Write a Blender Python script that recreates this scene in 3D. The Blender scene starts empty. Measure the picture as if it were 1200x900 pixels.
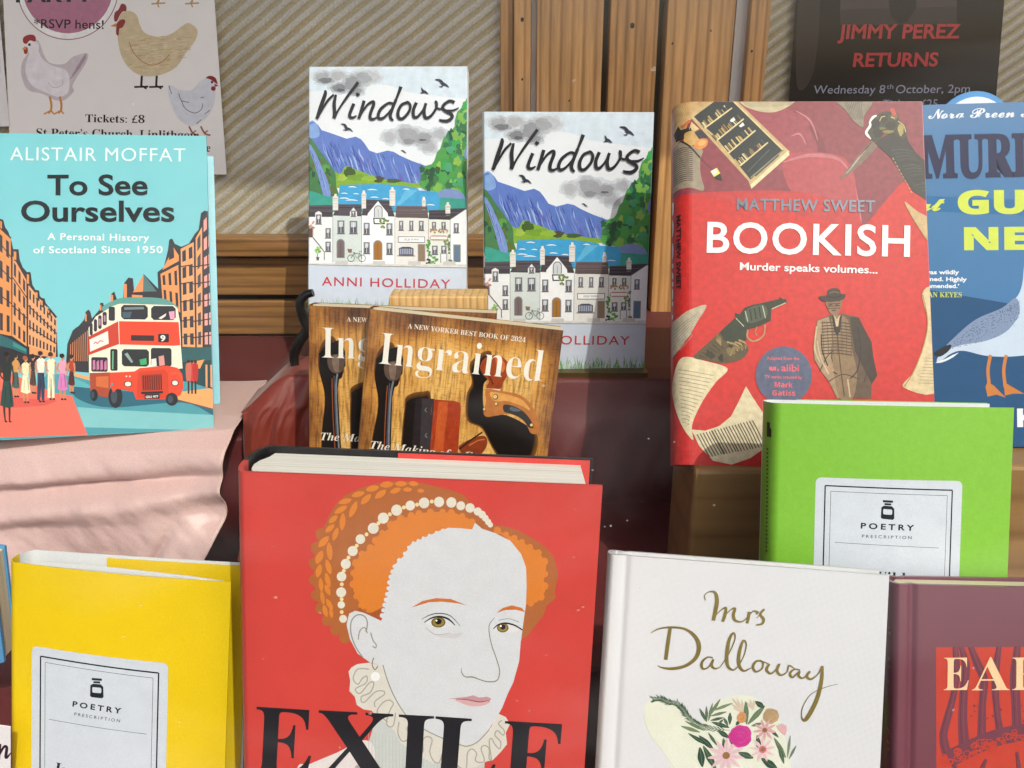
import bpy, bmesh, math, random
from mathutils import Vector, Matrix, Euler
from mathutils.geometry import tessellate_polygon
import numpy as np
R = math.radians
random.seed(7)
S = bpy.context.scene
COL = S.collection

# ------------------------------------------------------------------ camera
F = 1000.0 / 1200.0                      # focal length over image width
PITCH = R(20)
CAMZ = 0.45
cd = bpy.data.cameras.new('camera'); cam = bpy.data.objects.new('camera', cd); COL.objects.link(cam)
cd.sensor_width = 36; cd.lens = 36 * F; cd.clip_start = .01; cd.clip_end = 100
cam.location = (0, 0, CAMZ); cam.rotation_euler = (R(90) - PITCH, 0, 0)
S.camera = cam
# ------------------------------------------------------------------ light
SUN_EL, SUN_AZ = 47.0, 27.0              # azimuth: degrees to the right of straight behind the camera
W = bpy.data.worlds.new('World'); S.world = W; W.use_nodes = True
nt = W.node_tree; bg = nt.nodes['Background']
sky = nt.nodes.new('ShaderNodeTexSky'); sky.sky_type = 'NISHITA'; sky.sun_disc = False
sd = Vector((math.sin(R(SUN_AZ)) * math.cos(R(SUN_EL)), -math.cos(R(SUN_AZ)) * math.cos(R(SUN_EL)), math.sin(R(SUN_EL))))
sky.sun_elevation = R(SUN_EL); sky.sun_rotation = math.atan2(sd.x, sd.y)
sky.dust_density = 3.5; sky.ozone_density = .6; sky.air_density = .8
haze = nt.nodes.new('ShaderNodeMix'); haze.data_type = 'RGBA'; haze.blend_type = 'MULTIPLY'; haze.inputs[0].default_value = 1; haze.inputs[7].default_value = (1.0, .965, .925, 1)   # hazy white summer sky
nt.links.new(sky.outputs[0], haze.inputs[6]); nt.links.new(haze.outputs[2], bg.inputs[0]); bg.inputs[1].default_value = .15
sl = bpy.data.lights.new('sun', 'SUN'); sl.energy = 2.2; sl.angle = R(.5); sl.color = (1, .95, .87)
so = bpy.data.objects.new('sun', sl); COL.objects.link(so); so.rotation_euler = sd.to_track_quat('Z', 'Y').to_euler()
S.view_settings.view_transform = 'Standard'; S.view_settings.look = 'None'
S.view_settings.exposure = .38; S.view_settings.gamma = 1; S.view_settings.use_curve_mapping = False

# ------------------------------------------------------------------ helpers
def lin(h, k=1.0):
    h = h.lstrip('#'); o = []
    for i in (0, 2, 4):
        c = int(h[i:i+2], 16) / 255
        o.append(min(1, k * (c / 12.92 if c <= .04045 else ((c + .055) / 1.055) ** 2.4)))
    return (*o, 1)

def nodes(name):
    m = bpy.data.materials.new(name); m.use_nodes = True
    return m, m.node_tree, m.node_tree.nodes['Principled BSDF']

def add(nt, kind, **kw):
    n = nt.nodes.new(kind)
    for k, v in kw.items():
        if k.startswith('i_'):
            n.inputs[k[2:].replace('_', ' ')].default_value = v
        else:
            setattr(n, k, v)
    return n

def mapped(nt, scale=(1, 1, 1), rot=(0, 0, 0)):
    tc = add(nt, 'ShaderNodeTexCoord'); mp = add(nt, 'ShaderNodeMapping')
    mp.inputs['Scale'].default_value = scale; mp.inputs['Rotation'].default_value = rot
    nt.links.new(tc.outputs['Object'], mp.inputs['Vector'])
    return mp.outputs[0]

def ramp(nt, fac, stops):
    r = add(nt, 'ShaderNodeValToRGB'); e = r.color_ramp.elements
    while len(e) < len(stops): e.new(.5)
    for q, (p, c) in zip(e, stops): q.position = p; q.color = c
    nt.links.new(fac, r.inputs[0]); return r.outputs[0]

def mix(nt, a, b, fac, mode='MIX'):
    n = add(nt, 'ShaderNodeMix', data_type='RGBA', blend_type=mode)
    for v, s in ((fac, n.inputs[0]), (a, n.inputs[6]), (b, n.inputs[7])):
        if hasattr(v, 'links'): nt.links.new(v, s)
        else: s.default_value = v
    return n.outputs[2]

def bumpit(nt, b, h, strength, dist):
    n = add(nt, 'ShaderNodeBump'); n.inputs['Strength'].default_value = strength; n.inputs['Distance'].default_value = dist
    nt.links.new(h, n.inputs['Height']); nt.links.new(n.outputs[0], b.inputs['Normal'])

def vary(nt, b, col, var, vscale, attr=False):
    n = add(nt, 'ShaderNodeTexNoise'); n.inputs['Scale'].default_value = vscale; n.inputs['Detail'].default_value = 6
    nt.links.new(mapped(nt), n.inputs['Vector'])
    g = ramp(nt, n.outputs['Fac'], [(.25, (1 - var,) * 3 + (1,)), (.75, (1 + var,) * 3 + (1,))])
    f = add(nt, 'ShaderNodeTexNoise'); f.inputs['Scale'].default_value = 1400; f.inputs['Detail'].default_value = 2
    nt.links.new(mapped(nt), f.inputs['Vector'])
    fg = ramp(nt, f.outputs['Fac'], [(.3, (.95,)*3 + (1,)), (.7, (1.05,)*3 + (1,))])
    o = mix(nt, mix(nt, col, g, 1.0, 'MULTIPLY'), fg, 1.0, 'MULTIPLY')
    nt.links.new(o, b.inputs['Base Color'])
    return n.outputs['Fac']

def mat(name, col, rough=.5, var=.05, vscale=60, bump=.1, bscale=900, bdist=.0002, coat=0, sheen=0, metallic=0, spec=.5):
    m, nt, b = nodes(name)
    vary(nt, b, lin(col), var, vscale)
    b.inputs['Roughness'].default_value = rough; b.inputs['Metallic'].default_value = metallic
    b.inputs['Coat Weight'].default_value = coat; b.inputs['Coat Roughness'].default_value = .25
    b.inputs['Sheen Weight'].default_value = sheen; b.inputs['Specular IOR Level'].default_value = spec
    if bump:
        n = add(nt, 'ShaderNodeTexNoise'); n.inputs['Scale'].default_value = bscale; n.inputs['Detail'].default_value = 3
        nt.links.new(mapped(nt), n.inputs['Vector']); bumpit(nt, b, n.outputs['Fac'], bump, bdist)
    return m

def ink(name, rough=.45, var=.05, vscale=90, coat=0, metallic=0, bump=.08):
    """printed colour, taken from the mesh's print attribute"""
    m, nt, b = nodes(name)
    a = add(nt, 'ShaderNodeAttribute', attribute_name='Print')
    vary(nt, b, a.outputs['Color'], var, vscale)
    b.inputs['Roughness'].default_value = rough; b.inputs['Metallic'].default_value = metallic
    b.inputs['Coat Weight'].default_value = coat; b.inputs['Coat Roughness'].default_value = .2
    b.inputs['Specular IOR Level'].default_value = .22
    if bump:
        n = add(nt, 'ShaderNodeTexNoise'); n.inputs['Scale'].default_value = 1200
        nt.links.new(mapped(nt), n.inputs['Vector']); bumpit(nt, b, n.outputs['Fac'], bump, .0002)
    return m

def link(name, me, m=None, parent=None):
    o = bpy.data.objects.new(name, me); COL.objects.link(o)
    if m is not None and me is not None:
        me.materials.clear(); me.materials.append(m)
    if parent: o.parent = parent
    return o

def mesh(verts, faces, smooth=False):
    me = bpy.data.meshes.new('mesh'); me.from_pydata([tuple(v) for v in verts], [], faces)
    if smooth: me.polygons.foreach_set('use_smooth', [True] * len(me.polygons))
    me.update(); return me

def boxmesh(x0, x1, y0, y1, z0, z1, bev=0):
    bm = bmesh.new(); bmesh.ops.create_cube(bm, size=1)
    for v in bm.verts:
        v.co = Vector(((x0 + x1) / 2 + v.co.x * (x1 - x0), (y0 + y1) / 2 + v.co.y * (y1 - y0), (z0 + z1) / 2 + v.co.z * (z1 - z0)))
    if bev: bmesh.ops.bevel(bm, geom=bm.edges[:], offset=bev, segments=2, affect='EDGES', profile=.5)
    me = bpy.data.meshes.new('mesh'); bm.to_mesh(me); bm.free(); return me

def tag(o, label, cat, group=None):
    o['label'] = label; o['category'] = cat
    if group: o['group'] = group
    return o

def thing(name, loc, rot, label, cat, group=None):
    o = bpy.data.objects.new(name, None); COL.objects.link(o); o.location = loc; o.rotation_euler = rot
    o.empty_display_size = .02
    return tag(o, label, cat, group)

def structure(o, kind='structure'):
    o['kind'] = kind; return o

def ray(px, py, Y):
    """point of the place that the sketch coordinate (px, py) of 1200 x 900 marks on the vertical plane y = Y"""
    u, v = (px - 600) / 1000, (450 - py) / 1000
    d = Vector((u, math.cos(PITCH) + v * math.sin(PITCH), -math.sin(PITCH) + v * math.cos(PITCH)))
    return Vector((0, 0, CAMZ)) + d * (Y / d.y)

def homography(src, dst):
    A = []; B = []
    for (x, y), (u, v) in zip(src, dst):
        A.append([x, y, 1, 0, 0, 0, -u*x, -u*y]); B.append(u)
        A.append([0, 0, 0, x, y, 1, -v*x, -v*y]); B.append(v)
    h = np.linalg.solve(np.array(A, float), np.array(B, float))
    H = np.append(h, 1).reshape(3, 3)
    def f(p):
        w = H[2, 0]*p[0] + H[2, 1]*p[1] + 1
        return ((H[0, 0]*p[0] + H[0, 1]*p[1] + H[0, 2]) / w, (H[1, 0]*p[0] + H[1, 1]*p[1] + H[1, 2]) / w)
    return f

def fr(ox, oy, s):
    """a frame for typing artwork coordinates"""
    def g(*pts):
        if len(pts) == 1 and isinstance(pts[0], (list,)): pts = pts[0]
        return [(ox + p[0] / s, oy + p[1] / s) + tuple(p[2:]) for p in pts]
    g.s = s
    return g

# ---- lettering: builtin font, serif / script through its mathematical alphabets
def alpha(s, up, lo, dg=None):
    o = ''
    for c in s:
        if 'A' <= c <= 'Z': o += chr(up + ord(c) - 65)
        elif 'a' <= c <= 'z': o += chr(lo + ord(c) - 97)
        elif dg and '0' <= c <= '9': o += chr(dg + ord(c) - 48)
        else: o += c
    return o
STY = {'sans': lambda s: s,
       'serif': lambda s: alpha(s, 0x1D400, 0x1D41A, 0x1D7CE),
       'italic': lambda s: alpha(s, 0x1D468, 0x1D482, 0x1D7CE),
       'script': lambda s: alpha(s, 0x1D4D0, 0x1D4EA),
       'grot': lambda s: alpha(s, 0x1D5D4, 0x1D5EE, 0x1D7EC)}
_tc = bpy.data.curves.new('lettering', 'FONT'); _to = bpy.data.objects.new('lettering', _tc); COL.objects.link(_to)
_tc.resolution_u = 4
_cap = {}
def glyphs(s, style, off, track, shear):
    _tc.body = STY[style](s); _tc.offset = off; _tc.space_character = track; _tc.shear = shear; _tc.fill_mode = 'FRONT'
    dg = bpy.context.evaluated_depsgraph_get(); dg.update()
    me = bpy.data.meshes.new_from_object(_to.evaluated_get(dg))
    v = np.array([x.co[:2] for x in me.vertices]) if me.vertices else np.zeros((0, 2))
    f = [tuple(p.vertices) for p in me.polygons]
    bpy.data.meshes.remove(me)
    return v, f
def capheight(style, off):
    k = (style, off)
    if k not in _cap:
        v, _ = glyphs('H', style, off, 1, 0); _cap[k] = (v[:, 1].min(), v[:, 1].max())
    return _cap[k]

# ---- flat print on a surface
class Art:
    STEP = 1.1e-6
    gain = .9
    def __init__(s, mp, W, H, parent, prof=None, surf=None, x0=0.0003):
        s.mp, s.W, s.H, s.parent, s.prof, s.surf, s.x0 = mp, W, H, parent, prof, surf, x0
        s.lift = 4e-5; s.v = []; s.f = []; s.c = []; s.hold = False
    def begin(s, name, m):
        s.flush(); s.name, s.m = name, m; return s
    def up(s):
        if not s.hold: s.lift += s.STEP
        return s.lift
    def put(s, pts2, faces, col, lifts=None):
        b = len(s.v); L = s.up()
        for i, p in enumerate(pts2):
            q = s.mp(p); s.v.append((q[0], L + (lifts[i] if lifts else 0), q[1]))
        for f in faces:
            s.f.append(tuple(b + i for i in f)); s.c.append(tuple(min(.95, q*s.gain) for q in (col if isinstance(col, tuple) else lin(col))[:3]) + (1,))
    def poly(s, col, pts, smooth=False):
        pts = [tuple(p[:2]) for p in pts]
        if smooth: pts = [tuple(p) for p in crom(pts, 5, True)]
        tri = tessellate_polygon([[Vector((p[0], p[1], 0)) for p in pts]])
        s.put(pts, [tuple(t) for t in tri], col)
    def rect(s, col, a, b):
        s.put([(a[0], a[1]), (b[0], a[1]), (b[0], b[1]), (a[0], b[1])], [(0, 1, 2, 3)], col)
    def stroke(s, col, pts, w=None, smooth=True, sub=6, taper=0):
        if w is not None: pts = [(p[0], p[1], w) for p in pts]
        if smooth and len(pts) > 2: pts = crom(pts, sub, False)
        n = len(pts); P = []; Fc = []; Lf = []
        for i, p in enumerate(pts):
            a = pts[max(0, i-1)]; b = pts[min(n-1, i+1)]
            dx, dy = b[0]-a[0], b[1]-a[1]; l = math.hypot(dx, dy) or 1
            ww = p[2] / 2
            if taper: t = i/(n-1); ww *= max(.12, min(1, min(t, 1-t) * 2 / taper))
            P += [(p[0] - dy/l*ww, p[1] + dx/l*ww), (p[0] + dy/l*ww, p[1] - dx/l*ww)]
            Lf += [i * 3e-8, i * 3e-8]
            if i: Fc.append((2*i-2, 2*i-1, 2*i+1, 2*i))
        s.put(P, Fc, col, Lf)
        if not s.hold: s.lift += n * 3e-8
    def ell(s, col, c, rx, ry=None, ang=0, n=20):
        ry = rx if ry is None else ry; ca, sa = math.cos(R(ang)), math.sin(R(ang))
        pts = [(c[0] + rx*math.cos(t)*ca - ry*math.sin(t)*sa, c[1] + rx*math.cos(t)*sa + ry*math.sin(t)*ca) for t in [2*math.pi*i/n for i in range(n)]]
        s.put(pts, [tuple(range(n))], col)
    def blob(s, col, c, rx, ry, jag=.15, n=26, rnd=random):
        ph = [rnd.random()*6.28 for _ in range(4)]
        pts = []
        for i in range(n):
            t = 2*math.pi*i/n
            r = 1 + jag*(math.sin(3*t+ph[0])*.5 + math.sin(5*t+ph[1])*.4 + math.sin(9*t+ph[2])*.4 + (rnd.random()-.5)*.5)
            pts.append((c[0] + rx*r*math.cos(t), c[1] + ry*r*math.sin(t)))
        s.poly(col, pts)
    def text(s, body, a, b, cap, col, style='sans', off=0, track=1, shear=0, join=False):
        if s.v and 'lettering' in s.name and not join: s.flush()
        v, f = glyphs(body, style, off, track, shear)
        if not len(v): return
        lo, hi = capheight(style, off)
        x0, x1 = v[:, 0].min(), v[:, 0].max()
        d = np.array([b[0]-a[0], b[1]-a[1]], float); L = np.linalg.norm(d); u = d/L; n = np.array([u[1], -u[0]])
        k = L/(x1-x0); kc = cap/(hi-lo)
        pts = [(a[0] + u[0]*(x-x0)*k + n[0]*(y-lo)*kc, a[1] + u[1]*(x-x0)*k + n[1]*(y-lo)*kc) for x, y in v]
        s.put(pts, f, col)
    def facade(s, q, cols, rows, wall, win, mw=.3, mh=.28):
        s.poly(wall, q)
        def bl(u, v):
            a = [q[0][k]*(1-u) + q[1][k]*u for k in (0, 1)]; b = [q[3][k]*(1-u) + q[2][k]*u for k in (0, 1)]
            return (a[0]*(1-v)+b[0]*v, a[1]*(1-v)+b[1]*v)
        s.up(); s.hold = True
        for i in range(cols):
            for j in range(rows):
                u0, u1 = (i+mw)/cols, (i+1-mw)/cols; v0, v1 = (j+mh)/rows, (j+1-mh*.7)/rows
                s.put([bl(u0, v0), bl(u1, v0), bl(u1, v1), bl(u0, v1)], [(0, 1, 2, 3)], win)
        s.hold = False
    def flush(s):
        if not s.v: return
        bm = bmesh.new(); lay = bm.loops.layers.float_color.new('Print')
        vs = [bm.verts.new(p) for p in s.v]
        for f, c in zip(s.f, s.c):
            if len(set(f)) < 3: continue
            try: fc = bm.faces.new([vs[i] for i in f])
            except ValueError: continue
            for l in fc.loops: l[lay] = c
        def cut(co, no, clear=True):
            bmesh.ops.bisect_plane(bm, geom=bm.verts[:] + bm.edges[:] + bm.faces[:], plane_co=co, plane_no=no, clear_outer=clear, dist=1e-9)
        e = .0002
        if s.W: 
            cut((s.x0, 0, 0), (-1, 0, 0)); cut((s.W-e, 0, 0), (1, 0, 0)); cut((0, 0, e), (0, 0, -1)); cut((0, 0, s.H-e), (0, 0, 1))
        if s.prof:
            for (x, y) in s.prof[1:-1]:
                if x > s.x0: cut((x, 0, 0), (1, 0, 0), False)
        for v in bm.verts:
            x, L, z = v.co
            if s.prof:
                y, (nx, ny) = prof_at(s.prof, x); v.co = (x + nx*L, y + ny*L, z)
            else: v.co = (x, -L, z)
        me = bpy.data.meshes.new('mesh'); bm.to_mesh(me); bm.free()
        o = link(s.name, me, s.m, s.parent)
        s.v, s.f, s.c = [], [], []
        return o

def prof_at(P, x):
    for i in range(len(P)-1):
        if P[i][0] <= x + 1e-9 and x <= P[i+1][0] + 1e-9 and P[i+1][0] > P[i][0]:
            t = (x-P[i][0])/(P[i+1][0]-P[i][0]); dx, dy = P[i+1][0]-P[i][0], P[i+1][1]-P[i][1]; l = math.hypot(dx, dy)
            return P[i][1]*(1-t)+P[i+1][1]*t, (dy/l, -dx/l)
    return P[-1][1], (0, -1)

def crom(P, sub, closed):
    n = len(P); out = []
    rng = range(n if closed else n-1)
    for i in rng:
        if closed: a, b, c, d = P[i-1], P[i], P[(i+1) % n], P[(i+2) % n]
        else: a, b, c, d = P[max(0, i-1)], P[i], P[i+1], P[min(n-1, i+2)]
        for k in range(sub):
            t = k/sub
            out.append(tuple(.5*((2*b[j]) + (-a[j]+c[j])*t + (2*a[j]-5*b[j]+4*c[j]-d[j])*t*t + (-a[j]+3*b[j]-3*c[j]+d[j])*t**3) for j in range(len(b))))
    if not closed: out.append(tuple(P[-1]))
    return out

# ------------------------------------------------------------------ materials
def wood(name, light, dark, scale=1.0, axis='z', rough=.5, contrast=1.0, knots=()):
    m, nt, b = nodes(name)
    sc = {'z': (18, 18, 1.1), 'x': (1.1, 18, 18)}[axis]
    tc = add(nt, 'ShaderNodeTexCoord'); oi = add(nt, 'ShaderNodeObjectInfo')
    ad = add(nt, 'ShaderNodeVectorMath', operation='ADD')
    sm = add(nt, 'ShaderNodeVectorMath', operation='SCALE'); sm.inputs[0].default_value = (3.1, 5.3, 7.7)
    nt.links.new(oi.outputs['Random'], sm.inputs['Scale'])
    nt.links.new(tc.outputs['Object'], ad.inputs[0]); nt.links.new(sm.outputs[0], ad.inputs[1])
    mp = add(nt, 'ShaderNodeMapping'); mp.inputs['Scale'].default_value = tuple(q*scale for q in sc)
    nt.links.new(ad.outputs[0], mp.inputs[0])
    w = add(nt, 'ShaderNodeTexWave'); w.bands_direction = 'X' if axis == 'z' else 'Z'; w.inputs['Scale'].default_value = 2.1; w.inputs['Distortion'].default_value = 6; w.inputs['Detail'].default_value = 2; w.inputs['Detail Scale'].default_value = .35; w.wave_profile = 'SAW'
    nt.links.new(mp.outputs[0], w.inputs['Vector'])
    n = add(nt, 'ShaderNodeTexNoise'); n.inputs['Scale'].default_value = 12; n.inputs['Detail'].default_value = 10; n.inputs['Roughness'].default_value = .65
    nt.links.new(mp.outputs[0], n.inputs['Vector'])
    c1 = ramp(nt, w.outputs['Fac'], [(0, lin(dark)), (.25, lin(light)), (.8, lin(light, 1.1)), (1, lin(dark, 1.1))])
    c2 = ramp(nt, n.outputs['Fac'], [(.3, (1 - .35*contrast,)*3 + (1,)), (.65, (1.08,)*3 + (1,))])
    o = mix(nt, c1, c2, 1.0, 'MULTIPLY')
    for kx, kz, kr in knots:
        mk = add(nt, 'ShaderNodeMapping'); mk.inputs['Location'].default_value = (-kx/kr, 0, -kz/kr); mk.inputs['Scale'].default_value = (1/kr, 0, .8/kr)
        nt.links.new(tc.outputs['Object'], mk.inputs[0]); ln = add(nt, 'ShaderNodeVectorMath', operation='LENGTH'); nt.links.new(mk.outputs[0], ln.inputs[0])
        nn = add(nt, 'ShaderNodeMath', operation='MULTIPLY_ADD'); nn.inputs[1].default_value = .5; nt.links.new(n.outputs['Fac'], nn.inputs[0]); nt.links.new(ln.outputs['Value'], nn.inputs[2])
        kc = ramp(nt, nn.outputs[0], [(.30, (.22, .15, .10, 1)), (.45, (.7, .6, .5, 1)), (.55, (.9, .85, .8, 1)), (.62, (.55, .42, .3, 1)), (.72, (.85, .78, .7, 1)), (.95, (1, 1, 1, 1))])
        o = mix(nt, o, kc, 1.0, 'MULTIPLY')
    nt.links.new(o, b.inputs['Base Color'])
    b.inputs['Roughness'].default_value = rough
    bumpit(nt, b, n.outputs['Fac'], .25, .0008)
    return m

def pages_mat(name, col, rough=.8):
    m, nt, b = nodes(name)
    n = add(nt, 'ShaderNodeTexNoise'); n.inputs['Scale'].default_value = 1; n.inputs['Detail'].default_value = 4
    nt.links.new(mapped(nt, (6, 3500, 6)), n.inputs['Vector'])
    g = ramp(nt, n.outputs['Fac'], [(.32, lin(col, .55)), (.5, lin(col)), (1, lin(col, 1.05))])
    nt.links.new(g, b.inputs['Base Color']); b.inputs['Roughness'].default_value = rough
    bumpit(nt, b, n.outputs['Fac'], .5, .0003)
    return m

M_pages = pages_mat('white_page_edges', '#f2f0e6'); M_cream = pages_mat('cream_page_edges', '#e8d9b6')
M_ink = ink('printed_ink', .42, .04, 120); M_gloss = ink('glossy_printed_ink', .5, .04, 120)
M_water = ink('watercolour_print', .45, .11, 160); M_tex = ink('photographic_print', .42, .20, 260)
M_foil = ink('gold_foil', .3, .1, 200, metallic=.75); M_emb = ink('silver_foil', .4, .12, 200, metallic=.3)

# ------------------------------------------------------------------ books
POSE = {
 'exile': ((-0.1297, 0.2897, 1.0043), (-0.1595, 0.0417, -0.0034), .1585, .24, .044, [(283, 553), (706, 573), (682, 1132), (284, 1119)]),
 'see': ((-0.3874, 0.5761, 1.1458), (-0.4993, 0.0270, 0.2091), .16, .24, .030, [(-12, 155), (243, 160), (249, 500), (-16, 519)]),
 'winda': ((-0.1659, 0.6720, 1.2174), (-0.3261, -0.0025, -0.0244), .129, .198, .012, [(361, 78), (548, 78), (546, 366), (361, 367)]),
 'windb': ((-0.0218, 0.6472, 1.1762), (-0.0999, 0.0050, 0.0515), .129, .198, .012, [(567, 132), (766, 129), (753, 433), (569, 434)]),
 'ingf': ((-0.1167, 0.5115, 1.0608), (-0.15, 0.1169, 0.0097), .129, .198, .021, [(430, 362), (660, 390), (627, 735), (391, 712)]),
 'ingb': ((-0.1476, 0.5331, 1.0563), (-0.15, 0.0450, 0.0097), .129, .198, .021, [(360, 358), (583, 375), (568, 722), (352, 705)]),
 'yellow': ((-0.2682, 0.3367, 1.0024), (-0.2176, 0.0645, -0.0593), .1156, .1711, .020, [(12, 657), (277, 683), (266, 1047), (13, 1021)]),
 'green': ((0.1356, 0.3731, 1.0642), (-0.3000, -0.0257, -0.1212), .1233, .178, .030, [(896, 472), (1188, 478), (1184, 885), (892, 865)]),
 'bookish': ((0.1012, 0.4838, 1.1705), (-0.4884, -0.0020, -0.0634), .16, .24, .030, [(787, 118), (1084, 122), (1098, 549), (790, 545)]),
 'murder': ((0.2773, 0.5288, 1.1614), (-0.3686, -0.0289, -0.0302), .153, .234, .026, [(1070, 123), (1338, 116), (1352, 520), (1078, 526)]),
 'dall': ((0.0355, 0.2943, 0.9907), (-0.3850, 0.0288, -0.0948), .135, .2, .016, [(708, 646), (1040, 677), (1034, 1208), (690, 1167)]),
 'earth': ((0.1857, 0.2897, 0.9593), (-0.3479, 0.0008, -0.0410), .14, .216, .020, [(1043, 682), (1390, 694), (1376, 1210), (1044, 1195)]),
}
DZ = -.95

def ribbon(path, t, H, z0=0):
    """path (x,y) of the outer face, sheet thickness t towards its left, standing from z0 to H; own vertices for each side"""
    n = len(path); inner = []
    for i in range(n):
        a = path[max(0, i-1)]; b = path[min(n-1, i+1)]; dx, dy = b[0]-a[0], b[1]-a[1]; l = math.hypot(dx, dy)
        inner.append((path[i][0] + dy/l*t, path[i][1] - dx/l*t))
    V = []; Fc = []
    def strip(A, za, B, zb):
        b = len(V)
        for p, q in zip(A, B): V.append((p[0], p[1], za)); V.append((q[0], q[1], zb))
        for i in range(len(A)-1): Fc.append((b+2*i, b+2*i+2, b+2*i+3, b+2*i+1))
    strip(path, z0, path, H); strip(inner, H, inner, z0); strip(path, H, inner, H); strip(inner, z0, path, z0)
    strip([path[0], path[0]], z0, [inner[0]]*2, z0) if False else None
    for k in (0, -1):
        b = len(V); V.extend([(*path[k], z0), (*path[k], H), (*inner[k], H), (*inner[k], z0)]); Fc.append((b, b+1, b+2, b+3))
    return mesh(V, Fc, True)

def book(key, name, label, cat, front_m, spine_m, back_m, page_m, r=.001, t=.0004, inset=.0003, groove=None, bulge=0,
         splay=0, round_spine=True, page_t=None, page_fore=None, group=None, lip=0):
    loc, rot, Wd, H, T, corners = POSE[key]
    root = thing(name, (loc[0], loc[1], loc[2] + DZ), rot, label, cat, group)
    ry = min(r, T*.45) if not round_spine else T*.42
    fp = []
    N = 10
    for i in range(N+1):
        a = math.pi/2 * i/N
        fp.append((r - r*math.cos(a), ry - ry*math.sin(a)))
    xs = [r + (Wd-r)*i/24 for i in range(1, 25)]
    if groove: xs = sorted(set(xs + [groove + d for d in (-.004, -.003, -.002, -.001, 0, .001, .002, .003, .004) if groove + d > r]))
    for x in xs:
        y = -bulge*math.sin(math.pi*(x-r)/(Wd-r))
        if groove: y += .0016*math.exp(-((x-groove)/.0017)**2)
        fp.append((x, y))
    bp = []
    for i in range(N+1):
        a = math.pi/2 * i/N
        bp.append((r - r*math.cos(a), T - ry + ry*math.sin(a)))
    for x in xs:
        y = T + splay*((x-r)/(Wd-r))**1.3
        if groove: y -= .0016*math.exp(-((x-groove)/.0017)**2)
        bp.append((x, y))
    fc = link('front_cover', ribbon(list(reversed(fp)), t, H), front_m, root)
    link('spine', ribbon([(0, ry + .0001), (-.00025 if round_spine else 0, T/2), (0, T-ry-.0001)], t, H), spine_m, root)
    bc = link('back_cover', ribbon(bp, t, H), back_m, root)
    pt = (T if page_t is None else page_t); g = t + .0003; rp = min(r, .004)
    x1 = Wd - (inset*1.2 if page_fore is None else page_fore)
    # page block: rounded back, flat fore-edge
    pth = [(x1, g), (rp+.004, g)] + [(g + .001 + (rp+.003)*(1-math.sin(math.pi*k/6)), g + (pt-2*g)*k/6) for k in range(1, 6)] + [(rp+.004, pt-g), (x1, pt-g)]
    if groove: pth = [(x, min(max(y, .0035), pt-.0035) if x < .02 else y) for x, y in pth]
    n = len(pth); z0, z1 = inset, H-inset
    V = [(x, y, z0) for x, y in pth] + [(x, y, z1) for x, y in pth]
    link('page_block', mesh(V, [tuple(range(n, 2*n)), tuple(reversed(range(n)))] + [(i, (i+1) % n, n+(i+1) % n, n+i) for i in range(n)]), page_m, root)
    art = Art(homography(corners, [(0, H), (Wd, H), (Wd, 0), (0, 0)]), Wd, H, fc, fp)
    return root, fc, bc, art
#0.0355, 0.2943, 0.9907ART
# ------------------------------------------------------------------ the display window
WALL = .86
M_plank = wood('pine_plank', '#cb9658', '#a06c36', 1.0, contrast=1.3)
M_plank2 = wood('pale_pine_plank', '#d6a265', '#ae7a42', .8, contrast=1.2)
M_rail = wood('pine_rail', '#a67844', '#835a30', .8, 'x', contrast=1.3)
M_block = wood('oak_block', '#e0b878', '#c8975a', 1.6, 'z', knots=[(-.0195, .1325, .011), (.030, .131, .008)])
M_dark = mat('dark_gap', '#2a211b', .8)
def striped(name, a, b_, ang, pitch):
    m, nt, b = nodes(name)
    w = add(nt, 'ShaderNodeTexWave'); w.bands_direction = 'X'; w.wave_profile = 'SIN'
    w.inputs['Scale'].default_value = 1/(pitch*20)*2*math.pi/2*1.0; w.inputs['Distortion'].default_value = 1.6; w.inputs['Detail'].default_value = 3; w.inputs['Detail Scale'].default_value = .6
    mp = mapped(nt, rot=(0, R(ang), 0)); nt.links.new(mp, w.inputs['Vector'])
    g = ramp(nt, w.outputs['Fac'], [(.38, lin(a)), (.6, lin(b_))])
    n = add(nt, 'ShaderNodeTexNoise'); n.inputs['Scale'].default_value = 500; nt.links.new(mapped(nt), n.inputs['Vector'])
    n2 = add(nt, 'ShaderNodeTexNoise'); n2.inputs['Scale'].default_value = 9; n2.inputs['Detail'].default_value = 5; nt.links.new(mapped(nt), n2.inputs['Vector'])
    g2 = ramp(nt, n.outputs['Fac'], [(.3, (.8,)*3+(1,)), (.7, (1.15,)*3+(1,))]); g3 = ramp(nt, n2.outputs['Fac'], [(.3, (.82,)*3+(1,)), (.7, (1.1,)*3+(1,))])
    n4 = add(nt, 'ShaderNodeTexNoise'); n4.inputs['Scale'].default_value = 7; n4.inputs['Detail'].default_value = 6; n4.inputs['Roughness'].default_value = .7; nt.links.new(mapped(nt, (1, 1, 1.6)), n4.inputs['Vector'])
    fade = ramp(nt, n4.outputs['Fac'], [(.45, (0, 0, 0, 1)), (.72, (.75, .75, .75, 1))]); g = mix(nt, g, lin('#aaa38e'), fade)
    nt.links.new(mix(nt, mix(nt, g, g2, 1, 'MULTIPLY'), g3, 1, 'MULTIPLY'), b.inputs['Base Color'])
    b.inputs['Roughness'].default_value = .35
    bumpit(nt, b, w.outputs['Fac'], .5, .0015)
    return m
M_str = striped('striped_panel_board', '#b0a078', '#cbc6bb', -54, .0048)
M_str2 = striped('striped_panel_board_right', '#a39870', '#bbb6a6', -54, .0046)

def P(px, py, Y): return ray(px, py, Y)
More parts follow.
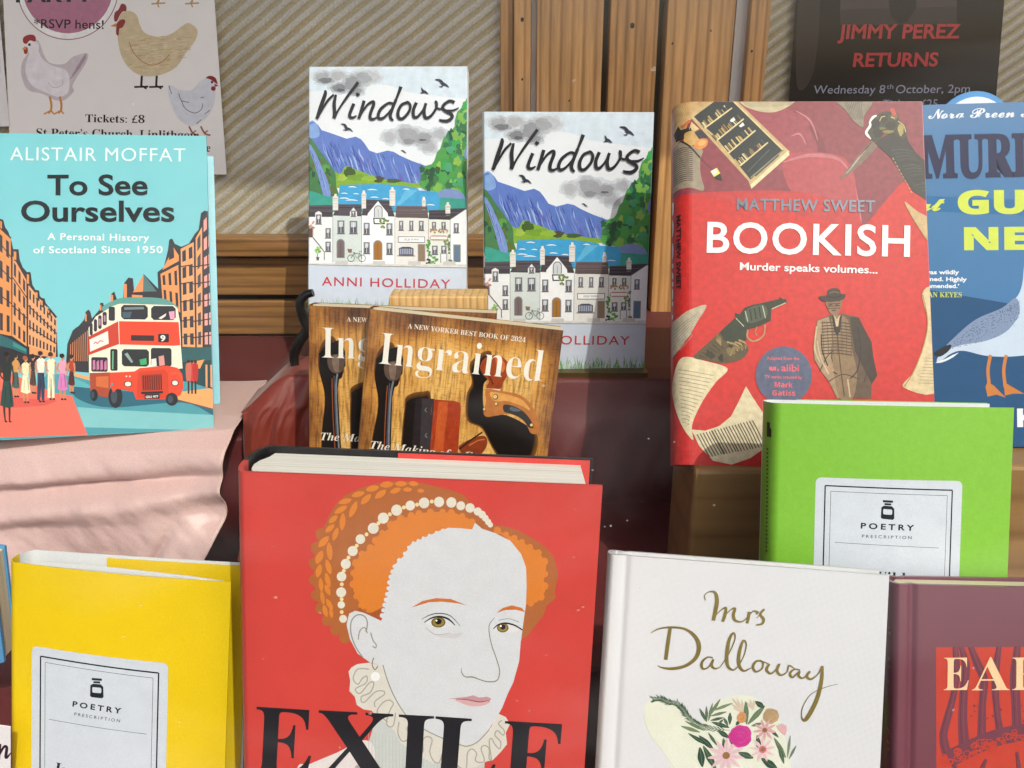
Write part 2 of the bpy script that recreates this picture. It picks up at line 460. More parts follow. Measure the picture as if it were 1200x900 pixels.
# back wall and floor of the window
def wbox(name, x0, x1, y0, y1, z0, z1, m, parent=None, bev=0):
    c = Vector(((x0+x1)/2, (y0+y1)/2, z0))
    o = link(name, boxmesh(x0-c.x, x1-c.x, y0-c.y, y1-c.y, 0, z1-z0, bev), m, parent); o.location = c; return o
structure(wbox('back_wall', -1.1, 1.1, WALL+.012, WALL+.05, -.05, 1.4, M_dark))
lo = P(300, 279, WALL).z
xl = P(588, 50, WALL).x; xr = P(898, 50, WALL).x
t = thing('striped_panel', (-.55, WALL, lo), (0, 0, 0), 'olive and grey diagonally striped back panel left of the vertical planks', 'wall panel')
o = link('board', boxmesh(-.55, xl+.55, 0, .01, 0, 1.0), M_str, t)
t = thing('striped_panel', (.5, WALL, lo), (0, 0, 0), 'dull striped back panel right of the vertical planks, behind the dark poster', 'wall panel')
o = link('board', boxmesh(xr-.5, .55, 0, .01, -.3, 1.0), M_str2, t)
# wooden rail of horizontal boards, left
t = thing('wooden_rail', (-.3, WALL, P(300, 430, WALL).z), (0, 0, 0), 'low wall of horizontal pine boards under the striped panel', 'wooden rail')
bz = t.location.z
for (a, b2, d, mm) in ((279, 301, .026, M_rail), (302.5, 346, .014, M_rail), (353, 392, .014, M_rail), (394, 432, .011, M_rail), (434, 520, .012, M_rail)):
    z1 = P(300, a, WALL-d).z; z0 = P(300, b2, WALL-d).z
    o = link('board', boxmesh(-.8, xl+.3+.0, -d, -.001, 0, z1-z0, .0015), mm, t); o.location = (0, 0, z0-bz)
# vertical planks
t = thing('plank_wall', ((xl+xr)/2, WALL, -.05), (0, 0, 0), 'upright pine planks with dark and pale gaps behind the standing books', 'plank wall')
specs = [(586, 601, .012, M_plank), (602, 622, .020, M_plank2), (629, 706, .022, M_plank2), (714, 770, .020, M_plank), (780, 858, .026, M_plank2), (876, 899, .022, M_plank)]
for a, b2, d, mm in specs:
    x0 = P(a, 60, WALL-d).x; x1 = P(b2, 60, WALL-d).x
    o = link('plank', boxmesh(-(x1-x0)/2, (x1-x0)/2, -d, 0, 0, 1.2, .001), mm, t); o.location = ((x0+x1)/2 - t.location.x, 0, 0)
M_white = mat('white_painted_strip', '#c9c9cb', .5)
for a, b2 in ((622.6, 628.4), (859, 875)):
    x0 = P(a, 60, WALL-.01).x; x1 = P(b2, 60, WALL-.01).x
    o = link('strip', boxmesh(-(x1-x0)/2, (x1-x0)/2, -.010, 0, 0, 1.2), M_white, t); o.location = ((x0+x1)/2 - t.location.x, 0, 0)

# unseen window frame above; ceiling added to shade the back wall and bounce light
M_frame = mat('painted_window_frame', '#5a5148', .5)
LZ = 1.15
structure(wbox('window_lintel', -1.1, 1.1, .19, .26, LZ, 1.6, M_frame))
structure(wbox('unseen_ceiling', -1.1, 1.1, .26, WALL+.05, 1.30, 1.33, mat('white_ceiling', '#dcd8d0', .7)))

# cloths ---------------------------------------------------
def cloth_mat(name, col, rough, sheen, weave, bd):
    m, nt, b = nodes(name)
    n = add(nt, 'ShaderNodeTexNoise'); n.inputs['Scale'].default_value = 1; n.inputs['Detail'].default_value = 2
    nt.links.new(mapped(nt, (weave*.25, weave, weave*1.6)), n.inputs['Vector'])
    n2 = add(nt, 'ShaderNodeTexNoise'); n2.inputs['Scale'].default_value = 1; n2.inputs['Detail'].default_value = 2
    nt.links.new(mapped(nt, (weave*1.8, weave, weave*.2)), n2.inputs['Vector'])
    s = add(nt, 'ShaderNodeMath', operation='ADD'); nt.links.new(n.outputs['Fac'], s.inputs[0]); nt.links.new(n2.outputs['Fac'], s.inputs[1])
    c = ramp(nt, s.outputs[0], [(.35, lin(col, .72)), (.65, lin(col, 1.1))])
    s.use_clamp = False
    h = add(nt, 'ShaderNodeMath', operation='MULTIPLY'); nt.links.new(s.outputs[0], h.inputs[0]); h.inputs[1].default_value = .5
    c = ramp(nt, h.outputs[0], [(.38, lin(col, .84)), (.62, lin(col, 1.08))])
    nt.links.new(c, b.inputs['Base Color']); b.inputs['Roughness'].default_value = rough
    b.inputs['Sheen Weight'].default_value = sheen; b.inputs['Sheen Roughness'].default_value = .35
    bumpit(nt, b, h.outputs[0], .6, bd)
    return m
M_pink = cloth_mat('pink_shimmer_cloth', '#d2b2ac', .36, .35, 2600, .0002)
M_maroon = cloth_mat('maroon_cloth', '#642424', .6, .1, 1800, .0003)
M_rust = cloth_mat('rust_satin', '#803224', .4, .3, 2200, .0002)
M_edge = cloth_mat('pink_hem', '#d2b2a6', .5, .3, 2500, .0006)

def sheet(name, fn, nu, nv, m, parent=None, thick=.0012):
    V = []; Fc = []
    for j in range(nv+1):
        for i in range(nu+1): V.append(Vector(fn(i/nu, j/nv)))
    for j in range(nv):
        for i in range(nu):
            a = j*(nu+1)+i; Fc.append((a, a+1, a+nu+2, a+nu+1))
    o = link(name, mesh(V, Fc, True), m, parent)
    if thick:
        md = o.modifiers.new('Solidify', 'SOLIDIFY'); md.thickness = thick; md.offset = -1
    return o
def poly_at(K, v):
    """smooth curve through K=(parameter, y, z) rows"""
    for i in range(len(K)-1):
        if v <= K[i+1][0]:
            t = (v-K[i][0])/(K[i+1][0]-K[i][0]); t2 = t*t*(3-2*t)*.5 + t*.5
            return K[i][1]*(1-t2)+K[i+1][1]*t2, K[i][2]*(1-t2)+K[i+1][2]*t2
    return K[-1][1], K[-1][2]
# the maroon cloth over the stepped shelf
KM = [(0, .86, .223), (.14, .66, .223), (.2, .638, .221), (.26, .632, .19), (.42, .627, .1165), (.47, .61, .1145), (.66, .445, .1145), (.70, .432, .108), (.82, .425, .050), (.86, .41, .046), (1, .2, .046)]
def sag(x):
    t = max(0, min(1, (-.172-x)/.05)); return t*t*(3-2*t)
def maroon(u, v):
    x = -.75 + 1.5*u; y, z = poly_at(KM, v)
    if v > .82: z -= .034*min(1, (v-.82)/.03)*max(0, min(1, (x-.178)/.006))
    if v < .30: z -= .031*sag(x)
    if .38 < v < .86: z -= (max(0, z-.05))*max(0, min(1, (-.155-x)/.01))
    f = math.exp(-((v-.34)/.1)**2)
    y += f*(.005*math.sin(x*38+v*9) + .004*math.sin(x*71+2) - .009*math.exp(-((x-.035+(v-.34)*.35)/.012)**2) - .006*math.exp(-((x-.085+(v-.34)*.2)/.008)**2))*.8
    z += .0016*math.sin(x*23+y*31)*math.sin(y*40)*(1 if v > .45 else .1)
    if x > .105 and v < .46: y += 0
    return (x, y, z)
o = sheet('shelf_cloth', maroon, 220, 150, M_maroon)
structure(o)
structure(wbox('shelf_floor', -1.0, 1.0, .17, WALL, -.05, -.02, M_frame))

# tan plinth on the right
M_tan = wood('tan_board', '#94744a', '#866640', .3, 'x', .35, .5)
o = wbox('display_plinth', .113, .262, .476, .545, .006, .2205, M_tan, bev=.003)
tag(o, 'tan wooden plinth that the red mystery hardback stands on', 'plinth')
o = wbox('display_plinth', .264, .52, .50, .66, .006, .2115, M_tan, bev=.003)
tag(o, 'tan wooden plinth at the right edge under the blue seagull hardback', 'plinth')
o = wbox('display_plinth', .122, .262, .352, .425, .0, .118, M_tan, bev=.002)
tag(o, 'low tan riser under the lime green poetry book', 'plinth')

# pink shimmering cloth draped at left
KP = [(0, .72, .1945), (.10, .640, .1940), (.15, .614, .1915), (.19, .600, .183), (.28, .590, .160), (.40, .580, .128), (.60, .568, .08), (1, .55, -.03)]
from mathutils import noise as NZ
def fbm(x, y, z=0): return NZ.fractal((x, y, z), 1.0, 2.1, 4)
def pinkf(u, v):
    y, z = poly_at(KP, v)
    xr_ = -.2165 + .003*math.sin(v*16) - .25*max(0, v-.36)**1.3
    x = -.72 + (xr_ + .72)*u
    g = min(1, max(0, v-.15)*7)
    c = v - (.262 - .34*(x+.216)*.9)                  # valley that climbs to the right
    h = .010*math.exp(-(c/.028)**2) - .006*math.exp(-((c-.05)/.03)**2) - .004*math.exp(-((c+.06)/.05)**2)
    d = x*.80 + z*.62
    h += .0045*math.sin(d*60+1.2) * min(1, max(0, c*12)) + .0035*fbm(d*22, (x-z)*6)
    h += .0040*fbm(x*10, z*14, 2) + .0010*fbm(x*42+z*30, z*40, 7)
    q = (x+.262) - .62*(z-.118); h += .006*math.exp(-(q/.004)**2)*max(0, min(1, (.135-z)*30)) - .005*math.exp(-((q-.012)/.009)**2)*max(0, min(1, (.135-z)*30))
    e = max(0, u-.95)/.05
    return (x, y + h*g - .012 - e*.004*math.sin(v*30), z + e*e*.001)
t = thing('pink_cloth', (-.3, .7, .196), (0, 0, 0), 'shimmering pale pink cloth draped over the shelf under the teal bus book', 'cloth')
off = Vector((-.3, .7, .196))
o = sheet('drape', lambda u, v: Vector(pinkf(u, v)) - off, 320, 260, M_pink, t, .0005)
def hem(u, v):
    p = Vector(pinkf(1.0, u)) - off; a = v*2*math.pi
    return p + Vector((.0008*math.cos(a), .0008*math.sin(a), 0))
sheet('hem', hem, 90, 8, M_edge, t, 0)
# rust satin between the pink cloth and the shelf step
KR = [(0, .68, .2262), (.10, .634, .2262), (.17, .624, .205), (.4, .614, .135), (.7, .600, .06), (1, .59, .03)]
def rust(u, v):
    y, z = poly_at(KR, v)
    x = -.214 + .100*u + .004*math.sin(v*5) - .02*max(0, v-.3)
    s = x + .10*math.sin(v*4.2) - .16*v
    rg = 1-abs(NZ.noise((s*46, v*2.2, 4)))*2; r2 = 1-abs(NZ.noise((s*95, v*4.5, 9)))*2
    h = .0062*rg + .0022*r2 + .0012*fbm(s*160, v*14, 1)
    h = h*(1 - .85*max(0, (u-.8)/.2))*min(1, max(0, v-.06)*6)
    wz = max(0, min(1, (v-.40)/.08)); wf = 0
    z = min(z, .2265 - .031*sag(x))
    return (x, y - h*(1-wf) - .004, z + .001)
off2 = Vector((-.155, .60, .12))
t = thing('rust_cloth', off2, (0, 0, 0), 'crumpled rust red satin cloth hanging beside the pink cloth', 'cloth')
sheet('drape', lambda u, v: Vector(rust(u, v)) - off2, 120, 160, M_rust, t)

# oak block that the wood-grain paperbacks lean on
a = P(455, 338, .622); b2 = P(571, 338, .600)
a.x = P(455, 338, .598).x
o = wbox('wood_block', a.x, b2.x, .598, .622, .1165, a.z, M_block, bev=.0012)
tag(o, 'pale oak block behind the two wood-grain craft paperbacks', 'block')
o = wbox('wood_block', -.165, -.04, .668, .70, .2235, .266, M_block, bev=.0012)
tag(o, 'small oak block under the foot of the left mountain-village paperback', 'block')

# black stand left of the first paperback
M_blk = mat('black_plastic', '#131313', .25, .05, 40, bump=0)
def tube(name, pts, r, m, parent, n=10, sx=1.0):
    pts = [Vector(p) for p in crom([tuple(p) for p in pts], 8, False)]
    V = []; Fc = []
    for i, p in enumerate(pts):
        d = (pts[min(len(pts)-1, i+1)] - pts[max(0, i-1)]).normalized()
        a = d.cross(Vector((0, 1, 0))).normalized(); b = a.cross(d)
        rr = r * (1 - .35*abs(2*i/(len(pts)-1)-1))
        for k in range(n):
            t = 2*math.pi*k/n; V.append(p + a*rr*math.cos(t)*sx + b*rr*math.sin(t))
        if i:
            for k in range(n): Fc.append(((i-1)*n+k, (i-1)*n+(k+1) % n, i*n+(k+1) % n, i*n+k))
    Fc += [tuple(range(n)), tuple(range(len(V)-n, len(V)))]
    return link(name, mesh(V, Fc, True), m, parent)
# nail holes and dents in the planks
M_hole = mat('nail_hole', '#3a2a1e', .9, bump=0)
for x, y, r_, pi_ in ((741, 30, .0026, 3), (612, 93, .0012, 1), (788, 51, .0012, 4), (881, 60, .0013, 5), (612, 23, .002, 1), (667, 118, .001, 2), (833, 36, .001, 4)):
    pl = [o_ for o_ in bpy.data.objects if o_.name.startswith('plank') and o_.type == 'MESH'][pi_]
    yy = min(v.co.y for v in pl.data.vertices); w_ = P(x, y, WALL+yy) - Vector((pl.location.x + pl.parent.location.x, WALL, -.05))
    link('nail_hole', mesh([(w_.x + r_*math.cos(k*.785)*.8, yy-.0002, w_.z + r_*math.sin(k*.785)) for k in range(8)], [tuple(range(8))]), M_hole, pl)
t = thing('book_stand', (-.16, .66, .224), (0, 0, 0), 'glossy black curved stand at the foot of the left mountain-village paperback', 'book stand')
org = Vector((-.16, .66, .224))
tube('hook', [P(x, y, .655)-org for x, y in ((367, 343), (358, 346), (352, 356), (356, 372), (361, 385), (352, 400), (345, 415), (347, 430), (360, 434))], .0048, M_blk, t)
tube('rest', [P(x, y, .662)-org for x, y in ((352, 428), (400, 432), (470, 432), (520, 430))], .004, M_blk, t)
# thin brass coloured stand under the second mountain paperback
o = wbox('stand_lip', -.022, .108, .640, .652, .2225, .2265, mat('dark_brass', '#6e5a30', .35, metallic=.6))
tag(o, 'thin dark brass ledge under the right mountain-village paperback', 'book stand')

# ------------------------------------------------------------------ posters on the back wall
def poster(px, Y, label, col, name='poster'):
    pts = [P(x, y, Y) for x, y in px]
    base = Vector((sum(p.x for p in pts)/4, Y, min(p.z for p in pts)))
    V = [Vector((p.x, Y, p.z)) - base for p in pts]; V += [v + Vector((0, .0006, 0)) for v in V]
    root = thing(name, base, (0, 0, 0), label, 'poster')
    sh = link('paper', mesh(V, [(0, 1, 2, 3), (7, 6, 5, 4), (0, 4, 5, 1), (1, 5, 6, 2), (2, 6, 7, 3), (3, 7, 4, 0)]), col, root)
    def mp(p):
        q = P(p[0], p[1], Y) - base; return (q.x, q.z)
    return root, Art(mp, 0, 0, sh)
M_matte = ink('matte_print', .7, .15, 30, bump=0)
M_paper = mat('poster_paper', '#f6f2f1', .5, .02); M_pblack = mat('black_poster_paper', '#141316', .7, .1, 15, spec=.12, bump=0)
M_p2 = mat('white_poster_paper', '#ebe9ec', .5, .02)
poster([(-60, -40), (-6, -40), (11, 148), (-60, 150)], WALL-.0095, 'plain white sheet at the far left edge beside the hen poster', M_p2)
gain_ = 1.0
root, A = poster([(1, -60), (247, -60), (265.5, 204.5), (13, 200)], WALL-.008, 'cream party poster with drawn hens and a pink circle', M_paper)
p0 = fr(0, 0, 4.0)
A.gain = 1.12
A.begin('pictures', M_water)
ring = [(318+236*math.cos(t), -55+240*math.sin(t)) for t in [math.pi*k/30 for k in range(31)]]
A.poly('#f6f2f1', p0([(318+236*math.cos(2*math.pi*k/48), -55+240*math.sin(2*math.pi*k/48)) for k in range(48)]))
A.stroke('#a0607a', p0([(x, y, 1) for x, y in ring]), w=1.1, smooth=False)
A.poly('#b0708c', p0([(318+212*math.cos(2*math.pi*k/48), -58+214*math.sin(2*math.pi*k/48)) for k in range(48)]))
# white hen
def hen_white(A):
    A.poly('#c9bfc6', p0((160, 190), (185, 200), (205, 255), (235, 295), (300, 300), (345, 265), (410, 250), (405, 290), (375, 340), (340, 400), (345, 430), (300, 470), (255, 468), (200, 440), (130, 420), (100, 350), (105, 290), (130, 250)), True)
    A.poly('#e4e0e6', p0((165, 215), (195, 270), (240, 305), (310, 330), (325, 380), (320, 430), (280, 455), (230, 440), (150, 400), (120, 340), (130, 270)), True)
    for k in range(5): A.stroke('#a890a0', p0((330+k*8, 370-k*14), (370+k*6, 320-k*14), (402, 268-k*4)), w=1.3)
    A.stroke('#b9b0ba', p0((225, 385), (250, 410), (290, 400), (295, 370)), w=.7)
    A.poly('#e8e2e6', p0((128, 200), (150, 188), (178, 200), (180, 240), (150, 255), (130, 240)), True)
    A.poly('#9c2a2c', p0((110, 200), (108, 180), (120, 168), (140, 162), (160, 165), (168, 180), (165, 195), (140, 190), (125, 205)), True)
    A.poly('#a8322e', p0((112, 225), (128, 222), (130, 245), (120, 254), (112, 245)), True)
    A.poly('#d59a50', p0((102, 232), (118, 215), (125, 232)))
    A.ell('#20202a', p0((138, 209))[0], 1.6)
    for x in (238, 285):
        A.stroke('#c98d4a', p0((x-5, 452), (x+3, 490), (x, 525)), w=2.6)
        for d in (-32, -10, 14): A.stroke('#c98d4a', p0((x, 518), (x+d, 532+abs(d)*.1)), w=1.8)
hen_white(A)
A.poly('#cdbb98', p0((550, 130), (565, 70), (600, 50), (640, 70), (655, 115), (680, 155), (740, 172), (800, 160), (850, 125), (885, 108), (925, 140), (915, 190), (870, 250), (830, 310), (770, 345), (700, 358), (640, 345), (590, 300), (560, 230)), True)
rr = random.Random(3)
A.up(); A.hold = True
for k in range(150):
    x = rr.uniform(575, 880); y = rr.uniform(170, 340)
    if (x-690)**2/160**2 + (y-240)**2/95**2 < 1 or (x > 760 and y < 240 and x+y < 1100 and x-y < 720 and y > 150 and x*.55+y > 590): A.stroke(rr.choice(['#b89a66', '#d9cdb4', '#c4a878', '#dfd6c4']), p0((x, y), (x+rr.uniform(15, 40), y-3)), w=.6, smooth=False)
A.hold = False
A.stroke('#a86a30', p0((605, 195), (625, 245), (670, 290), (715, 305), (760, 290), (795, 255)), w=.8)
A.poly('#8a1f24', p0((535, 95), (538, 60), (555, 45), (570, 18), (590, 25), (592, 50), (575, 55), (560, 75), (548, 100)), True)
A.poly('#8a1f24', p0((550, 105), (575, 90), (588, 100), (575, 128), (560, 135), (556, 165), (545, 160), (545, 130)), True)
A.poly('#d08a3c', p0((517, 122), (545, 108), (548, 128)))
for x in (665, 735):
    A.stroke('#231e1c', p0((x, 355), (x-3, 405)), w=2.6)
    A.stroke('#231e1c', p0((x-36, 408), (x+30, 406)), w=2.2); A.stroke('#231e1c', p0((x-4, 400), (x+22, 416)), w=2)
# pale blue hen
A.poly('#d4d6e0', p0((790, 400), (840, 420), (900, 420), (940, 380), (970, 365), (1010, 370), (1010, 430), (1000, 500), (960, 560), (900, 590), (840, 560), (800, 480)), True)
for s_ in ([(838, 437), (850, 470), (885, 480)], [(850, 470), (870, 510), (915, 530), (945, 510), (950, 485)], [(920, 580), (945, 560)], [(792, 402), (805, 440)], [(940, 458), (955, 455)], [(960, 535), (985, 515)]):
    A.stroke('#4a4c58', p0(*s_), w=.8)
A.poly('#8a1f2a', p0((965, 365), (985, 355), (1010, 365), (1020, 395), (1005, 385), (985, 372)), True)
A.ell('#8a1f2a', p0((1000, 415))[0], 2.8); A.poly('#9c3a2a', p0((1005, 392), (1026, 402), (1006, 408)))
A.ell('#20202a', p0((994, 385))[0], 1.5)
for x in (900, 955):
    A.stroke('#9c5540', p0((x-14, 592), (x+5, 625), (x+32, 634)), w=2); A.stroke('#9c5540', p0((x, 625), (x+20, 612)), w=1.5)
for x in (740, 898):
    A.stroke('#c0936a', p0((x+5, -6), (x, 16)), w=2.4); A.stroke('#c0936a', p0((x-30, 18), (x+35, 14)), w=1.8); A.stroke('#c0936a', p0((x-5, 8), (x+5, 34)), w=1.6)
A.begin('lettering', M_ink)
A.text('PARTY', *p0((75, 12), (440, 8)), 18, '#17130f', off=.03)
A.text('*RSVP hens!', *p0((160, 131), (486, 136)), 10.5, '#17130f', off=.008)
A.text('Tickets: £8', *p0((400, 572), (678, 577)), 9, '#1a1718', 'serif')
A.text('St Peter’s Church, Linlithgow', *p0((170, 640), (930, 652)), 9.5, '#1a1718', 'serif')
A.text('the', *p0((925, 708), (985, 711)), 9.5, '#1a1718', 'serif')
A.text('in', *p0((972, 776), (1005, 777)), 10, '#1a1718', 'serif')
A.flush()
root, A = poster([(937, -60), (1182, -60), (1166, 130), (924, 130)], WALL-.008, 'black event poster with dark red capitals behind the red hardback', M_pblack)
j0 = fr(900, 0, 4.0)
A.begin('pictures', M_matte)
A.poly('#4d4044', j0((340, -60), (886, -60), (884, 112), (338, 118)))
A.poly('#3a3236', j0((340, 45), (884, 30), (884, 112), (338, 118)))
A.blob('#15151a', j0((628, 20))[0], 16, 22, .1)
A.poly('#332c2c', j0((150, -40), (240, -40), (215, 330), (135, 400)), True)
A.begin('lettering', M_ink)
A.text('JIMMY PEREZ', *j0((325, 183), (905, 180)), 17, '#c0303a', off=.025, shear=.12)
A.text('RETURNS', *j0((397, 314), (799, 311)), 16.5, '#c0303a', off=.025, shear=.12)
A.text('Wednesday 8', *j0((217, 439), (550, 437)), 9.5, '#9aa0b8', shear=.12)
A.text('th', *j0((557, 417), (588, 416)), 5.5, '#9aa0b8', shear=.12)
A.text('October, 2pm', *j0((600, 437), (947, 434)), 9.5, '#9aa0b8', shear=.12)
A.text('Tickets £25', *j0((540, 506), (795, 504)), 9.5, '#9aa0b8', shear=.12)
A.flush()
# pale blue round-topped card behind the blue hardback
M_card = mat('blue_card', '#3f8fcc', .4); M_cardw = mat('white_card', '#dfe6f2', .4)
Yc = .70; c = P(1141, 160, Yc); e = P(1190, 160, Yc)
def disc(name, rad, y0, y1, m, parent, n=40):
    V = [(rad*math.cos(2*math.pi*k/n), y, rad*1.05*math.sin(2*math.pi*k/n)) for y in (y0, y1) for k in range(n)]
    return link(name, mesh(V, [tuple(range(n)), tuple(range(n, 2*n))] + [(k, (k+1) % n, n+(k+1) % n, n+k) for k in range(n)]), m, parent)
t = thing('round_card', c, (R(-12), 0, 0), 'blue rimmed round white card peeping over the top of the blue seagull hardback', 'card')
disc('rim', e.x-c.x, 0, .002, M_card, t); disc('face', (e.x-c.x)*.87, -.0012, -.0002, M_cardw, t)
#@@BOOKS
# ================================================================== book 1: teal book with the bus
def cover(name, col, rough=.4, coat=.15, var=.03, k=.9):
    c = lin(col, k); h = '#%02x%02x%02x' % tuple(int(round(255*(12.92*q if q <= .0031308 else 1.055*q**(1/2.4)-.055))) for q in c[:3])
    return mat(name, h, rough, var, 40, .06, 1500, .0002, coat=coat, spec=.35)
M_teal = cover('teal_jacket', '#78c8d2', .5, 0); M_white_board = cover('white_board', '#e4e6e8')
M_cyan = cover('cyan_jacket', '#7cc9dc')
root, fc, bc, A = book('see', 'hardback_book', 'teal hardback about Scotland with a red double-decker bus on its cover', 'book', M_teal, M_teal, M_cyan, M_cream, r=.005, t=.0022, inset=.003, page_fore=.004, splay=.012)
s5 = fr(0, 240, 3.336); s6 = fr(80, 300, 4.5); s2 = fr(0, 150, 2.433)
A.begin('street_illustration', M_gloss)
# road and pavements
A.poly('#4c9aa6', s6((-100, 620), (20, 640), (600, 640), (770, 640), (770, 1000), (-400, 1000)))
A.poly('#5fb0b8', s6((20, 640), (130, 690), (130, 760), (60, 760), (20, 700)))
A.poly('#2a6478', s6((25, 700), (60, 760), (230, 800), (600, 768), (755, 830), (760, 800), (590, 740), (120, 700)), True)
A.poly('#7fc0c4', s6((90, 905), (50, 800), (240, 812), (760, 830), (760, 910)))
A.poly('#ee6e5c', s5((-60, 620), (215, 740), (285, 750), (300, 790), (345, 900), (-60, 920)))
A.poly('#d95a50', s5((-60, 700), (60, 760), (230, 770), (180, 790), (60, 800), (-60, 790)))
A.poly('#efa868', s6((575, 715), (750, 690), (770, 700), (770, 800), (575, 752)))
A.stroke('#7a4438', s6((575, 756), (660, 775), (770, 806)), w=1)
# left terrace
A.poly('#2b2c33', s5((-60, 30), (0, 58), (14, 62), (22, 92), (34, 108), (48, 150), (54, 178), (75, 178), (80, 220), (92, 250), (108, 268), (122, 268), (130, 318), (142, 338), (156, 340), (160, 368), (178, 372), (188, 408), (205, 420), (222, 438), (230, 600), (190, 600), (120, 640), (-60, 680)))
A.facade(s5((-60, 40), (44, 138), (48, 520), (-60, 500)), 4, 4, '#e0914e', '#33303a', .28, .2)
A.facade(s5((52, 205), (106, 300), (107, 560), (50, 520)), 3, 4, '#e39a60', '#33303a', .27, .2)
A.facade(s5((114, 318), (226, 455), (222, 590), (113, 560)), 8, 4, '#e3a472', '#3a333c', .26, .22)
for a, b in (((-10, 140), (50, 215)), ((-10, 240), (50, 300)), ((-10, 350), (50, 395)), ((52, 290), (108, 370)), ((50, 400), (108, 450)), ((114, 400), (226, 510)), ((114, 480), (224, 548)), ((-60, 30), (46, 135)), ((54, 195), (108, 292)), ((114, 310), (226, 445))):
    A.stroke('#33282c', s5(a, b), w=1.2, smooth=False)
for x, y, w_, h_ in ((2, 62, 14, 36), (56, 182, 20, 40), (108, 272, 17, 44), (142, 342, 16, 30), (162, 374, 16, 26), (190, 412, 12, 18)):
    A.poly('#2b2c33', s5((x, y), (x+w_, y+5), (x+w_, y+h_+12), (x, y+h_))); A.poly('#e0914e', s5((x, y+4), (x+w_*.5, y+7), (x+w_*.5, y+h_), (x, y+h_-4)))
A.poly('#2c6468', s5((-60, 490), (50, 535), (108, 570), (108, 592), (50, 570), (-60, 545)))
A.poly('#3b8a88', s5((54, 543), (106, 570), (106, 582), (54, 560)))
A.poly('#e09a64', s5((118, 560), (222, 590), (222, 604), (118, 590)))
# far skyline
A.poly('#37343a', s6((-10, 610), (0, 470), (28, 400), (45, 385), (60, 375), (90, 340), (97, 300), (112, 288), (122, 300), (130, 335), (168, 290), (174, 252), (190, 252), (196, 285), (228, 250), (232, 205), (248, 192), (262, 235), (295, 225), (298, 150), (322, 118), (346, 122), (352, 190), (402, 98), (482, 180), (560, 300), (560, 500), (115, 620)))
A.poly('#e8925c', s6((345, 196), (402, 100), (398, 192)))
A.poly('#54787a', s6((402, 100), (398, 192), (470, 190)))
for x, y, w_, h_ in ((298, 150, 16, 75), (228, 208, 14, 45), (170, 262, 10, 30), (94, 310, 8, 40), (340, 208, 56, 16)):
    A.poly('#e8925c', s6((x, y), (x+w_, y+3), (x+w_, y+h_), (x, y+h_)))
for k in range(9):
    x = 18 + k*11; A.stroke('#d58a5a', s6((x, 470-k*9), (x-2, 560)), w=.8, smooth=False)
A.poly('#efa868', s6((35, 622), (115, 640), (118, 660), (40, 640)))
# right terrace
A.poly('#34353d', s6((474, 90), (508, 62), (530, -30), (537, -83), (552, -88), (566, -60), (600, -45), (639, -62), (668, -110), (690, -135), (703, -222), (722, -236), (735, -231), (760, -260), (770, 700), (600, 650), (545, 520), (480, 240)))
A.facade(s6((490, 98), (583, 50), (592, 300), (500, 232)), 3, 2, '#e8985c', '#37373f', .28, .2)
A.poly('#e8985c', s6((508, 60), (560, -40), (586, 0), (586, 30), (500, 78)))
A.poly('#34353d', s6((533, -20), (560, -36), (562, 12), (535, 26)))
A.facade(s6((596, -34), (664, -70), (668, 480), (602, 478)), 2, 6, '#e9a46e', '#383a44', .22, .2)
A.facade(s6((674, -90), (708, -150), (706, 480), (676, 480)), 1, 6, '#e9a46e', '#4a4d58', .25, .2)
A.facade(s6((712, -200), (760, -255), (760, 480), (714, 480)), 2, 7, '#3a3c46', '#f2a59c', .16, .22)
for y in (60, 150, 245, 345, 430): A.stroke('#3a3038', s6((592, y), (640, y-8), (665, y), (750, y-14)), w=1.4, smooth=False)
A.poly('#2f5d60', s6((545, 520), (600, 482), (745, 478), (770, 480), (770, 560), (640, 560), (560, 560)))
A.poly('#23474c', s6((560, 560), (770, 545), (770, 690), (600, 655)))
A.poly('#f0a25c', s6((636, 560), (715, 543), (692, 590), (640, 596)))
for x in (720, 745): A.poly('#e8a070', s6((x, 570), (x+10, 570), (x+10, 690), (x, 684)))
for x, c in ((650, '#d2413c'), (668, '#b8302e'), (632, '#c96a5a')):
    A.ell('#3a2420', s6((x, 556))[0], 1.8, 2.3); A.poly(c, s6((x-12, 568), (x+12, 568), (x+14, 620), (x+8, 660), (x-8, 660), (x-14, 620)), True); A.stroke('#3a2420', s6((x, 655), (x, 722)), w=2)
# bus
A.poly('#5f9c96', s6((186, 272), (262, 232), (330, 222), (440, 222), (520, 232), (568, 262), (560, 275), (270, 270), (200, 300)), True)
A.poly('#efe6d0', s6((112, 385), (150, 325), (235, 270), (275, 256), (420, 258), (560, 262), (578, 280), (590, 350), (594, 480), (602, 590), (520, 605), (300, 618), (114, 620)))
A.poly('#e84a30', s6((272, 348), (583, 350), (591, 470), (560, 474), (275, 470)))
A.poly('#c8402e', s6((110, 432), (268, 348), (272, 468), (107, 530)))
A.poly('#f2e4de', s6((117, 446), (214, 400), (218, 466), (120, 510)))
A.stroke('#c05060', s6((140, 468), (150, 458), (158, 466), (172, 452), (190, 456)), w=1)
def rr_(x0, y0, x1, y1, r): 
    return [(x0+r, y0), (x1-r, y0), (x1, y0+r), (x1, y1-r), (x1-r, y1), (x0+r, y1), (x0, y1-r), (x0, y0+r)]
for q in ((283, 262, 423, 338), (440, 266, 568, 340)): A.poly('#2f3138', s6(rr_(*q, 14)))
A.poly('#75848c', s6((300, 275), (400, 272), (405, 284), (300, 288))); A.poly('#f0a4bc', s6((532, 296), (562, 292), (562, 334), (540, 336)))
A.poly('#e8dcd8', s6((478, 330), (520, 304), (514, 320), (492, 336)))
